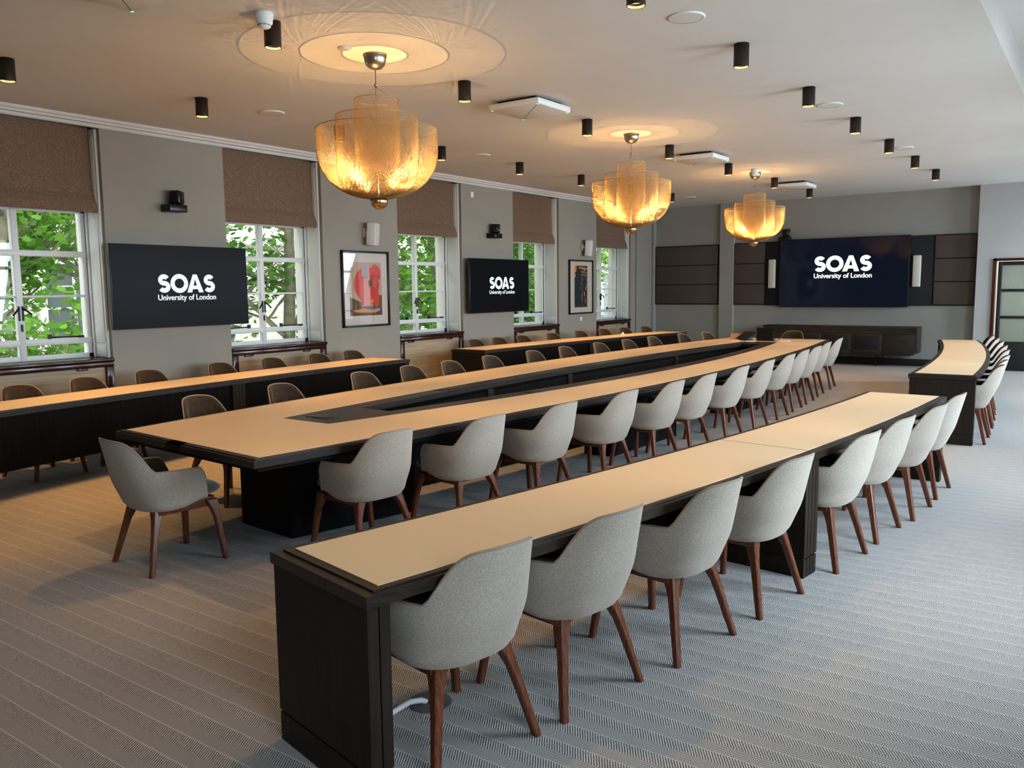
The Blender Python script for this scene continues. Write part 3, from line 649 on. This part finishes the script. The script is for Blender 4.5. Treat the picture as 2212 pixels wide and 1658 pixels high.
# ------------------------------------------------------------------ things on the tables and floor
t = thing('tablet', 'black touch tablet on a sloping stand, lying back beside a paper card', 'tablet', (-5.355, 14.84, TABLE_Z + .003), radians(-30))
m_ = MB(); m_.add([(-.16, -.10, .03), (.16, -.10, .03), (.16, .11, .15), (-.16, .11, .15), (-.16, -.10, .018), (.16, -.10, .018), (.16, .12, .138), (-.16, .12, .138)], [(0, 1, 2, 3), (7, 6, 5, 4), (0, 4, 5, 1), (1, 5, 6, 2), (2, 6, 7, 3), (3, 7, 4, 0)]); part('tablet_body', m_, M['blackplastic'], t)
m_ = MB(); m_.prism([(-.10, -.08), (.10, -.08), (.08, .09), (-.08, .09)], 0, .035); part('stand', m_, M['blackplastic'], t)
t = thing('tablet', 'black upright tablet with trailing cable near the table end', 'tablet', (-4.98, 14.74, TABLE_Z + .003), radians(-12))
m_ = MB(); m_.add([(-.16, 0, .02), (.17, 0, .02), (.15, .07, .21), (-.19, .07, .23), (-.16, .015, .012), (.17, .015, .012), (.15, .085, .20), (-.19, .085, .22)], [(0, 1, 2, 3), (7, 6, 5, 4), (0, 4, 5, 1), (1, 5, 6, 2), (2, 6, 7, 3), (3, 7, 4, 0)]); part('tablet_body', m_, M['blackplastic'], t)
m_ = MB(); m_.prism([(-.14, -.03), (.15, -.03), (.13, .13), (-.12, .13)], 0, .022); part('stand', m_, M['blackplastic'], t)
m_ = MB(); m_.tube([(.15, .05, .02), (.21, .07, .07), (.27, .05, .06), (.28, .0, .02), (.22, -.03, .006), (.16, -.02, .006)], .005, 6); part('cable', m_, M['blackplastic'], t)
m_ = MB(); m_.add([(-.13, -.05, .004), (.12, -.05, .004), (.16, .06, .10), (-.17, .06, .10), (-.13, -.045, 0), (.12, -.045, 0), (.16, .066, .096), (-.17, .066, .096)], [(0, 1, 2, 3), (7, 6, 5, 4), (0, 4, 5, 1), (1, 5, 6, 2), (2, 6, 7, 3), (3, 7, 4, 0)]); o = part('card_holder', m_, M['p_sand']); o.location = (-5.61, 15.10, TABLE_Z + .0035); o.rotation_euler[2] = -.2; tag(o, 'tan sloping card holder behind the tilted black tablet', 'card holder')
def paper(x, y, a, b, rz, label):
    m_ = MB(); m_.bbox(-a / 2, a / 2, -b / 2, b / 2, 0, .006, .001); o = part('paper_card', m_, M['paper']); o.location = (x, y, TABLE_Z + .003); o.rotation_euler[2] = rz; tag(o, label, 'paper')
paper(-4.66, 14.80, .22, .14, .1, 'bright white paper card beside the upright tablet')
paper(-5.13, 14.445, .16, .10, .4, 'small white card in front of the two tablets')
paper(-5.455, 14.60, .14, .12, .2, 'white slip under the front of the tilted tablet')
m_ = MB(); m_.add([(-.04, -.03, 0), (.04, -.03, 0), (.04, .03, 0), (-.04, .03, 0), (0, .02, .07)], [(0, 1, 2, 3), (0, 1, 4), (1, 2, 4), (2, 3, 4), (3, 0, 4)]); o = part('folded_tissue', m_, M['paper']); o.location = (-8.15, 15.36, TABLE_Z + .003); tag(o, 'small crumpled white tissue on the farther window desk', 'tissue')
m_ = MB(); m_.lathe([(0, .006), (.085, .006), (.092, .004), (.094, 0)], 32); m_.box(-.03, .03, -.02, -.005, .0065, .009, 1); o = part('floor_box_lid', m_, [M['lid'], M['slot']]); o.location = (-2.245, 2.525, 0); tag(o, 'round grey floor box lid on the carpet under the first chair', 'floor box')
m_ = MB(); m_.tube([(-2.335, 2.08, .10), (-2.325, 2.16, .02), (-2.30, 2.27, .014), (-2.285, 2.36, .026), (-2.275, 2.43, .034), (-2.262, 2.485, .022), (-2.255, 2.51, .006)], .0125, 8); o = part('power_cable', m_, M['cable']); tag(o, 'thick pale grey cable running from the near desk to the floor box', 'cable')

# ------------------------------------------------------------------ wall fittings
def wall_cam(label, loc, rz, pan):
    t = thing('video_camera', label, 'camera', loc, rz)
    m_ = MB(); m_.bbox(-.125, .12, -.19, 0, -.09, 0, .012); part('bracket_base', m_, M['blackplastic'], t)
    h = MB(); h.bbox(-.085, .085, -.075, .06, 0, .165, .03, seg=4); hd = part('camera_head', h, M['blackplastic'], t, (.03, -.10, .005)); hd.rotation_euler[2] = pan
    l = MB(); l.lathe([(0, -.012), (.03, -.010), (.036, 0), (.036, .02)], 20); lo = part('lens', l, M['lens'], hd, (0, -.075, .085)); lo.rotation_euler = (radians(-90), 0, 0)
wall_cam('small black video camera on the pier above the first display', (XL, 6.06, 2.795), radians(90), .6)
wall_cam('small black video camera on the pier above the second display', (XL, 12.60, 2.755), radians(90), -.9)
wall_cam('black video camera perched on the edge of the large display', (-6.12, YF, 2.842), 0, .3)
for k, (y, lb) in enumerate(((9.36, 'white angled wall speaker above the red print'), (15.95, 'white angled wall speaker above the dark print'))):
    t = thing('wall_speaker', lb, 'speaker', (XL, y, 2.60), radians(90), 'white speakers on the piers')
    m_ = MB(); m_.tube([(0, 0, .02), (0, -.06, .02)], .02, 10); m_.bbox(-.03, .03, -.012, 0, -.05, .09, .004); part('bracket', m_, M['plastic'], t)
    m_ = MB(); m_.bbox(-.085, .085, -.16, -.01, -.17, .17, .012); sp = part('speaker_cabinet', m_, M['plastic'], t, (.01, -.05, 0)); sp.rotation_euler = (.08, 0, .45)
    m_ = MB(); m_.bbox(-.075, .075, -.168, -.158, -.16, .16, .004); part('speaker_grille', m_, M['grille'], sp)
m_ = MB(); m_.bbox(0, .012, -.045, .045, -.045, .045, .004); o = part('wall_switch', m_, M['plastic']); o.location = (XL, 15.87, 1.06); tag(o, 'small white wall plate under the dark print', 'wall plate')
m_ = MB(); m_.bbox(0, .02, -.04, .04, -.05, .05, .004); o = part('wall_sensor', m_, M['plastic']); o.location = (XL, 12.05, 3.42); tag(o, 'tiny white sensor box high on the pier above the second display', 'sensor')
def picture(label, y, z, w, h):
    t = thing('framed_print', label, 'picture', (XL, y, z), radians(90))
    m_ = MB(); b_ = .03
    for a in ((-w / 2, w / 2, h / 2 - b_, h / 2), (-w / 2, w / 2, -h / 2, -h / 2 + b_), (-w / 2, -w / 2 + b_, -h / 2, h / 2), (w / 2 - b_, w / 2, -h / 2, h / 2)): m_.bbox(a[0], a[1], -.04, 0, a[2], a[3], .004)
    part('frame', m_, M['framewood'], t)
    m_ = MB(); m_.box(-w / 2 + .02, w / 2 - .02, -.014, -.002, -h / 2 + .02, h / 2 - .02); part('mount_board', m_, M['mount'], t)
    m_ = MB(); m_.poly([(-w / 2 + .025, -.026, -h / 2 + .025), (w / 2 - .025, -.026, -h / 2 + .025), (w / 2 - .025, -.026, h / 2 - .025), (-w / 2 + .025, -.026, h / 2 - .025)]); part('picture_glass', m_, M['pictureglass'], t)
    return t
t = picture('black framed print of red abstract swirls beside the second window', 9.335, 1.755, 1.01, 1.165)
m_ = MB(); Y = -.0150
def pp(pts, mi, dy): m_.poly([(x, Y - dy, z) for x, z in pts], mi)
pw, ph = .345, .41
pp([(-pw, -ph), (pw, -ph), (pw, ph), (-pw, ph)], 2, 0)
pp([(-pw, -.12), (-.12, -.2), (.1, -.16), (pw, -.09), (pw, ph), (-pw, ph)], 1, .0004)
pp([(x_ * 1.0 + .02, z_ + .07) for x_, z_ in arc(0, 0, .27, .27, -70, 200, 30)] + [(-.22, -.05), (-.10, -.20), (.12, -.25)], 0, .0008)
pp(arc(.21, .24, .12, .14, 0, 360, 24)[:-1], 0, .0010)
pp(arc(.22, -.15, .07, .14, 0, 360, 20)[:-1], 0, .0011)
pp([(-.07, .36), (.07, .38), (.10, .05), (.15, -.26), (-.10, -.27), (-.10, .05)], 3, .0014)
pp([(-.05, .36), (.04, .37), (.06, .16), (-.06, .16)], 5, .0018); pp([(.08, .30), (.11, .30), (.13, -.24), (.09, -.25)], 0, .0018); pp([(-.085, .2), (-.05, .2), (-.055, -.25), (-.09, -.25)], 0, .0018)
for k in range(9): x_ = -.10 + k * .03; pp([(x_, -.25), (x_ + .014, -.25), (x_ + .012, -.33), (x_ + .002, -.34)], 5, .0020)
pp([(.05, .12), (.12, .16), (.14, .06), (.07, .02)], 2, .002); pp(arc(.12, -.17, .05, .05, 180, 360, 10) + [(.12, -.17)], 4, .002)
sp_ = [(.20 + (.075 - .010 * k / 4) * (1 - k / 40) * cos(k * .42), .10 + (.09) * (1 - k / 40) * sin(k * .42)) for k in range(30)]
mm = MB(); stroke(mm, sp_, .008); m_.add([(v[0], Y - .0026, v[2]) for v in mm.v], mm.f, 3)
pp([(-.30, -.33), (-.05, -.30), (.28, -.34), (.2, -.37), (-.2, -.36)], 4, .0009); pp([(.02, -.33), (.30, -.30), (.28, -.35)], 5, .0010)
part('print', m_, [M['p_red'], M['p_sand'], M['p_dark'], M['p_pink'], M['p_orange'], M['p_grey']], t)
t = picture('black framed tall dark abstract print beside the last window', 15.855, 1.755, 1.01, 1.165)
m_ = MB(); pp([(-.27, -.44), (.27, -.44), (.27, .46), (-.27, .46)], 0, 0)
rnd = random.Random(3)
for k in range(34):
    x_ = rnd.uniform(-.05, .24); z_ = rnd.uniform(-.38, .40); h_ = rnd.uniform(.03, .10); w_ = rnd.uniform(.008, .03); mi = rnd.choice((1, 1, 2, 3)); pp([(x_, z_), (x_ + w_, z_ + .01), (x_ + w_ * .6, z_ + h_), (x_ - w_ * .3, z_ + h_ * .9)], mi, .0006 + k * 2e-5)
pp([(-.27, .30), (-.20, .33), (-.18, .46), (-.27, .46)], 1, .0006); pp([(-.10, .40), (.26, .38), (.26, .41), (-.08, .44)], 1, .0006); pp([(-.27, .2), (-.23, .22), (-.22, .28), (-.27, .29)], 3, .0006)
for z_ in (.34, .27): pp([(-.02, z_), (.25, z_ - .02), (.25, z_ - .03), (-.02, z_ - .012)], 1, .0007)
pp([(-.25, -.44), (-.08, -.44), (-.06, .30), (-.17, .40), (-.24, .2)], 4, .0005)
part('print', m_, [M['p_navy'], M['p_orange'], M['p_dark'], M['p_sand'], M['p_grey'] if False else M['p_navy']], t)

# ------------------------------------------------------------------ ceiling fittings
dl0 = thing('downlight', '', 'downlight', group='cylinder downlights')
m_ = MB(); m_.lathe([(0, 0), (.061, 0), (.061, -.178), (.0605, -.181), (.055, -.181), (.054, -.150), (.050, -.135)], 32); part('cylinder_body', m_, M['bronze'], dl0)
m_ = MB(); m_.lathe([(0, -.150), (.053, -.150)], 24); part('lamp_face', m_, M['lampglow'], dl0)
m_ = MB(); m_.lathe([(.0545, -.158), (.0545, -.1805)], 32); part('lit_rim', m_, pbr('lit inner rim', (.5, .33, .16), .5, emit=(1., .6, .25), es=1.6), dl0)
LS = bpy.data.lights.new('downlight_beam', 'SPOT'); LS.energy = 120; LS.color = (1., .52, .175); LS.spot_size = radians(78); LS.spot_blend = .55; LS.shadow_soft_size = .04
link('downlight_beam', LS, dl0, (0, 0, -.186))
cnt = 0
BEAM = {}
for rname, e_ in (('nearest the windows', 300), ('above the long table', 150), ('farthest from the windows', 115)): BEAM[rname] = LS.copy(); BEAM[rname].energy = e_
for rname, xx, ylist in (('nearest the windows', -7.61, [3.453, 5.30, 7.17, 9.05, 10.93, 12.80, 14.66, 16.50]), ('above the long table', -5.09, [4.17, 6.41, 8.70, 10.95, 13.16, 15.42, 17.6]), ('farthest from the windows', -2.55, [4.97, 6.83, 8.70, 10.575, 12.42, 14.27, 16.14])):
    for i, y in enumerate(ylist):
        lb = 'dark bronze cylinder downlight, %s from the camera in the ceiling row %s' % (ORD[i], rname)
        o = dl0 if cnt == 0 else dup(dl0, (xx, y, CEIL), 0, lb)
        for c_ in o.children:
            if c_.type == 'LIGHT': c_.data = BEAM[rname]
        o.location = (xx, y, CEIL); o['label'] = lb; o['group'] = 'downlights in the row ' + rname; cnt += 1
for x, y, e_ in ((-2.55, 3.10, 105), (-7.61, 1.6, 75), (-5.09, 1.93, 55)):
    o = dup(dl0, (x, y, CEIL), 0, 'dark bronze cylinder downlight overhead, out of view near the camera'); o['group'] = 'downlights overhead near the camera'; BEAM['o'] = LS.copy(); BEAM['o'].energy = e_; [setattr(c_, 'data', BEAM['o']) for c_ in o.children if c_.type == 'LIGHT']
for k, (x, y) in enumerate(((-5.11, 2.98), (-5.11, 7.54), (-5.07, 12.02), (-5.02, 16.42))):
    t = thing('microphone_panel', 'square white ceiling microphone panel, %s from the camera' % ORD[k], 'microphone panel', (x, y, CEIL), radians(0), 'ceiling microphone panels')
    m_ = MB(); m_.bbox(-.31, .31, -.31, .31, -.092, -.035, .004); part('housing', m_, M['plastic'], t)
    m_ = MB(); m_.bbox(-.305, .305, -.305, .305, -.096, -.090, .003); part('grille_face', m_, M['grille'], t)
    m_ = MB(); m_.box(-.24, .24, -.24, .24, -.035, 0); part('mounting_plate', m_, M['slot'], t)
    m_ = MB(); stroke(m_, [(-.29, -.29), (.29, .29)], .006); m2 = MB(); m2.add([(v[0], -v[2] if k != 99 else v[2], -.0965) for v in m_.v], m_.f); part('seam_line', m2, M['slot'], t)
    for sx in (-1, 1):
        for sy in (-1, 1): m_ = MB(); m_.lathe([(0, -.0975), (.011, -.0972), (.011, -.094)], 12, 0, (sx * .285, sy * .285, 0)); part('status_light', m_, M['green'], t)
for k, (x, y, lb) in enumerate(((-2.625, 5.915, 'nearest the camera in the row farthest from the windows'), (-2.60, 9.655, 'second in the row farthest from the windows'), (-2.54, 13.31, 'last in the row farthest from the windows'), (-7.61, 6.186, 'nearest the camera in the row beside the windows'), (-7.63, 9.98, 'second in the row beside the windows'), (-7.64, 13.8, 'third in the row beside the windows'), (-7.64, 17.5, 'last in the row beside the windows'))):
    t = thing('ceiling_speaker', 'flat round white ceiling speaker, ' + lb, 'speaker', (x, y, CEIL), 0, 'round ceiling speakers')
    m_ = MB(); m_.lathe([(.132, 0), (.134, -.006), (.130, -.010), (.120, -.011)], 40); part('ring', m_, M['plastic'], t)
    m_ = MB(); m_.lathe([(.121, -.009), (.0, -.012)], 40); part('grille_disc', m_, M['grille'], t)
m_ = MB(); m_.lathe([(.06, 0), (.06, -.008), (.0, -.010)], 28); o = part('ceiling_cover', m_, M['ceil']); o.location = (-5.16, 4.95, CEIL); tag(o, 'small flat round cover on the ceiling beside the nearest chandelier', 'ceiling cover')
for k, (x, y, lb) in enumerate(((-4.965, 4.00, 'white domed smoke detector on the ceiling nearest the camera'), (-4.98, 14.05, 'white domed smoke detector beside the far chandelier'))):
    t = thing('smoke_detector', lb, 'smoke detector', (x, y, CEIL), 0, 'smoke detectors')
    m_ = MB(); m_.lathe([(0, 0), (.062, 0), (.064, -.01), (.061, -.045), (.056, -.05)], 32); part('base_ring', m_, M['plastic'], t)
    m_ = MB(); m_.lathe([(.056, -.05), (.058, -.055), (.056, -.075), (.045, -.082), (.044, -.098), (.030, -.108), (0, -.110)], 32); part('sensor_dome', m_, M['plastic'], t)
    m_ = MB()
    for a in range(10): c_, s_ = cos(a * pi / 5), sin(a * pi / 5); m_.tube([(c_ * .0455 - s_ * .010, s_ * .0455 + c_ * .010, -.090), (c_ * .0455 + s_ * .010, s_ * .0455 - c_ * .010, -.090)], .0025, 5)
    part('sensor_slots', m_, M['slot'], t)

# chandeliers: three open woven shells hung one inside another
ch0 = thing('chandelier', '', 'chandelier', group='woven gilt chandeliers')
ZB = 2.505 - CEIL
def shell_prof(R, top, n=40):
    """radius, height along a bowl that rises from the ball into an upright cylinder"""
    pts = []; hb = min(R * .82, .40); r0 = .03
    for i in range(n + 1):
        f = i / n
        if f < .55: a = f / .55 * pi / 2; pts.append((r0 + (R - r0) * sin(a) ** .95, hb * (1 - cos(a) ** .95) if a < pi / 2 else hb))
        else: g = (f - .55) / .45; pts.append((R, hb + (top - hb) * g))
    return pts
def shell_mesh(R, top, ns, turn, w):
    m_ = MB(); pr = shell_prof(R, top); L_ = [0]
    for a, b in zip(pr, pr[1:]): L_.append(L_[-1] + hypot(b[0] - a[0], b[1] - a[1]))
    for sg in (-1, 1):
        ang = [0.]
        for i in range(1, len(pr)):
            rr = max(.05, (pr[i][0] + pr[i - 1][0]) / 2); ang.append(ang[-1] + sg * turn * (L_[i] - L_[i - 1]) / rr)
        for k in range(ns):
            vs = []
            for i, ((r, z), a) in enumerate(zip(pr, ang)):
                th = a + 2 * pi * k / ns; wl = w * min(1., r / R + .2) / 2; i2 = min(i + 1, len(pr) - 1); i1 = max(i - 1, 0)
                tr, tz = pr[i2][0] - pr[i1][0], pr[i2][1] - pr[i1][1]; l = hypot(tr, tz) or 1; nr, nz = tz / l, -tr / l   # outward normal in profile
                for f in range(3):
                    c_, s_ = cos(f * 2.0944), sin(f * 2.0944); rr = r + nr * wl * c_; tt = th + wl * 1.4 * s_ / max(r, .02)
                    vs.append((rr * cos(tt), rr * sin(tt), ZB + z + nz * wl * c_))
            m_.add(vs, [(3 * i + f, 3 * i + (f + 1) % 3, 3 * i + 3 + (f + 1) % 3, 3 * i + 3 + f) for i in range(len(pr) - 1) for f in range(3)], 0, True)
    m_.tube([(R * cos(2 * pi * k / 72), R * sin(2 * pi * k / 72), ZB + top) for k in range(73)], .0036, 6)
    return m_
for R, top, ns in ((.185, .815, 60), (.343, .675, 108), (.508, .57, 156)): part('woven_shell', shell_mesh(R, top, ns, .75, .0023), M['wire'], ch0)
m_ = MB(); m_.lathe([(0, 0), (.098, 0), (.098, -.012), (.093, -.014), (.091, -.05), (.078, -.085), (.05, -.110), (.012, -.120), (0, -.121)], 40); part('ceiling_canopy', m_, M['nickel'], ch0)
m_ = MB(); m_.tube([(0, 0, -.118), (0, 0, ZB - .02)], .0035, 6)
for z in (-.31, -.40, -.49, -.53, -.63, -.80): m_.lathe([(0, .006), (.009, 0), (0, -.006)], 10, 0, (0, 0, z))
for a in (0.4, 2.5, 4.6): m_.tube([(0, 0, -.262), (.178 * cos(a), .178 * sin(a), -.385)], .0018, 4)
for z, R in ((-.385, .18), (-.53, .34), (-.63, .50)):
    for a in (0.4, 2.5, 4.6): m_.tube([(0, 0, z), (R * cos(a), R * sin(a), z)], .0012, 4)
part('stem', m_, M['brass'], ch0)
m_ = MB(); m_.lathe([(0, .018), (.012, .014), (.018, 0), (.012, -.014), (0, -.018)], 20, 0, (0, 0, -.245)); part('knob', m_, M['nickel'], ch0)
m_ = MB(); n = 48; prof = [(.020, .012), (.070, .004), (.078, -.012), (.075, -.035), (.060, -.062), (.036, -.082), (0, -.090)]
vs = []
for r, z in prof:
    for k in range(n): rr = r * (1 - .045 * (k % 3 == 0)); vs.append((rr * cos(2 * pi * k / n), rr * sin(2 * pi * k / n), ZB + z))
m_.add(vs, [(i * n + k, i * n + (k + 1) % n, (i + 1) * n + (k + 1) % n, (i + 1) * n + k) for i in range(len(prof) - 1) for k in range(n)], 0, True); part('fluted_ball', m_, M['brass'], ch0)
m_ = MB(); m_.lathe([(0, .022), (.010, .020), (.013, .010), (.013, 0)], 16, 0, (0, 0, ZB + .01)); part('lamp', m_, M['led'], ch0)
LC = bpy.data.lights.new('chandelier_lamp', 'SPOT'); LC.spot_size = radians(174); LC.spot_blend = .15; LC.energy = 330; LC.color = (1., .56, .21); LC.shadow_soft_size = .005
lc_ = link('chandelier_lamp', LC, ch0, (0, 0, ZB + .042)); lc_.rotation_euler = (pi, 0, 0)
for k, y in enumerate((5.242, 9.849, 14.451)):
    lb = ('woven gilt chandelier nearest the camera over the long table', 'woven gilt chandelier in the middle over the long table', 'woven gilt chandelier at the far end by the sideboard')[k]
    o = ch0 if k == 0 else dup(ch0, (-5.11, y, CEIL), 0, lb); o.location = (-5.11, y, CEIL); o['label'] = lb

# ------------------------------------------------------------------ outside
mb = MB(); mb.box(-60, XO, -40, 90, -4.6, -4.5); o = struct('ground', mb, M['ground'], 'paved courtyard outside the windows')
bd = thing('building', 'pale stone building seen through the trees outside', 'building', (-21, 0, -4.5))
m_ = MB(); m_.box(-1.2, 0, -12, 75, 0, 15); part('facade', m_, M['stone'], bd)
m_ = MB()
for z in (3.9, 7.6, 11.2): m_.bbox(-.1, .18, -12, 75, z, z + .28, .03)
part('string_course', m_, M['stone2'], bd)
proto = None
for r_, z in enumerate((4.75, 8.3)):
    for k in range(15):
        y = -1 + k * 3.9
        if proto is None:
            m_ = MB(); m_.bbox(0, .12, -.85, -.70, 0, 2.2, .01); m_.bbox(0, .12, .70, .85, 0, 2.2, .01); m_.bbox(0, .14, -.95, .95, -.16, 0, .01); m_.bbox(0, .12, -.85, .85, 2.2, 2.36, .01); m_.box(.01, .05, -.03, .03, 0, 2.2); m_.box(.01, .05, -.7, .7, 1.1, 1.15); m_.box(.01, .05, -.7, .7, 1.65, 1.68)
            proto = part('window', m_, M['stone2'], bd); m_ = MB(); m_.box(.002, .02, -.72, .72, 0, 2.2); pc = part('window_pane', m_, M['extglass'], proto); proto.location = (0, y, z)
        else:
            w_ = proto.copy(); COL.objects.link(w_); w_.parent = bd; w_.location = (0, y, z); p2 = pc.copy(); COL.objects.link(p2); p2.parent = w_
def leaf_shape(sz, rnd):
    pts = [(0, 0), (.28, .10), (.50, .02), (.42, .30), (.62, .50), (.34, .56), (.30, .80), (.12, .74), (0, 1.05)]
    pts = pts + [(-x, y) for x, y in pts[-2:0:-1]]
    return [(x * sz, y * sz) for x, y in pts]
def tree(x, y, lean, seed, label, dens, mat, hgt=8.5):
    rnd = random.Random(seed); t = thing('tree', label, 'tree', (x, y, -4.5))
    br = MB(); tips = []
    def limb(p, d, l, r, depth):
        pts = [Vector(p)]; dd = Vector(d).normalized(); n = 6; rs = [r]
        for i in range(n):
            dd = (dd + Vector((rnd.uniform(-.16, .16), rnd.uniform(-.16, .16), rnd.uniform(-.05, .12)))).normalized(); pts.append(pts[-1] + dd * l / n); rs.append(r * (1 - .55 * (i + 1) / n))
            if depth > 0 and i >= 1:
                for _ in range(2 if depth > 1 else 1):
                    a = rnd.uniform(0, 2 * pi); s = Vector((cos(a), sin(a), rnd.uniform(-.1, .7))).normalized(); limb(pts[-1], (dd * .5 + s).normalized(), l * rnd.uniform(.38, .6), rs[-1] * .55, depth - 1)
            if depth <= 1 and i >= 2: tips.append(pts[-1])
        br.tube([p_[:] for p_ in pts], rs, 7); tips.append(pts[-1])
    base = Vector((0, 0, 0)); trunk = [base]; d_ = Vector((lean[0], lean[1], 1)).normalized(); rs = [.20]
    for i in range(8):
        d_ = (d_ + Vector((rnd.uniform(-.05, .05), rnd.uniform(-.05, .05), 0))).normalized(); trunk.append(trunk[-1] + d_ * hgt / 8); rs.append(.20 - .016 * (i + 1))
        if i >= 3:
            for _ in range(2): a = rnd.uniform(0, 2 * pi); limb(trunk[-1], (cos(a), sin(a), rnd.uniform(.05, .7)), rnd.uniform(1.8, 2.9), rs[-1] * .5, 2)
    br.tube([p_[:] for p_ in trunk], rs, 10); part('trunk', br, M['bark'], t)
    lv = MB(); vis = [p for p in tips if 4.2 < p.z < 9.2]; other = [p for p in tips if p.z >= 9.2]
    def put(p, n):
        for _ in range(n):
            c = p + Vector((rnd.gauss(0, .22), rnd.gauss(0, .22), rnd.gauss(0, .18))); sz = rnd.uniform(.09, .18)
            R = Matrix.Rotation(rnd.uniform(0, 2 * pi), 3, 'Z') @ Matrix.Rotation(rnd.gauss(.5, .5), 3, 'X') @ Matrix.Rotation(rnd.gauss(0, .4), 3, 'Y')
            s = leaf_shape(sz, rnd); lv.add([c + R @ Vector((a, b, .12 * abs(a))) for a, b in s], [tuple(range(len(s)))])
    for p in vis: put(p, dens if rnd.random() < .7 else 0)
    for p in other: put(p, 2)
    part('foliage', lv, mat, t)
for a in ((-13.6, 4.9, (.02, .10), 11, 'leafy tree outside the first window', 2, 'leaf_a'), (-15.2, 8.3, (.0, .03), 12, 'leafy tree standing behind the first window, farther off', 2, 'leaf_a'), (-13.9, 11.3, (.0, -.02), 23, 'tree with a pale upright trunk outside the second window', 2, 'leaf_b'), (-13.6, 15.6, (.02, .0), 14, 'bright green tree outside the third window', 3, 'leaf_a'), (-14.0, 20.6, (0, .02), 15, 'dense tree outside the fourth window', 3, 'leaf_b'), (-14.3, 25.4, (0, 0), 16, 'tree outside the last window', 3, 'leaf_a')):
    tree(*a[:6], M[a[6]])

# ------------------------------------------------------------------ sky, camera, view
w = bpy.data.worlds.new('sky'); SC.world = w; w.use_nodes = True; nt = w.node_tree; nt.nodes.clear()
bg = nt.nodes.new('ShaderNodeBackground'); bg.inputs[0].default_value = (.90, .96, 1., 1); bg.inputs[1].default_value = 4.2
ou = nt.nodes.new('ShaderNodeOutputWorld'); nt.links.new(bg.outputs[0], ou.inputs[0])
yaw, pit, rol = .6199501, .1135419, -.0110262
f_ = Vector((-sin(yaw) * cos(pit), cos(yaw) * cos(pit), -sin(pit))); r_ = Vector((cos(yaw), sin(yaw), 0)); u_ = r_.cross(f_)
r2 = r_ * cos(rol) + u_ * sin(rol); u2 = -r_ * sin(rol) + u_ * cos(rol)
cam = bpy.data.cameras.new('camera'); cam.sensor_fit = 'HORIZONTAL'; cam.sensor_width = 36; cam.lens = 1804.19 / 2212 * 36; cam.clip_start = .05; cam.clip_end = 300
co = bpy.data.objects.new('camera', cam); COL.objects.link(co)
mw = Matrix((r2, u2, -f_)).transposed().to_4x4(); mw.translation = Vector((0, 0, 1.735)); co.matrix_world = mw; SC.camera = co
SC.view_settings.view_transform = 'Standard'; 
try: SC.view_settings.look = 'Medium High Contrast'
except TypeError: pass
SC.view_settings.exposure = -.5
SC.cycles.use_adaptive_sampling = True; SC.cycles.adaptive_threshold = .025; SC.cycles.max_bounces = 7; SC.cycles.diffuse_bounces = 4; SC.cycles.glossy_bounces = 4; SC.cycles.transparent_max_bounces = 12; SC.cycles.transmission_bounces = 4
SC.cycles.caustics_reflective = False; SC.cycles.caustics_refractive = False; SC.cycles.use_denoising = True; SC.cycles.sample_clamp_indirect = 6
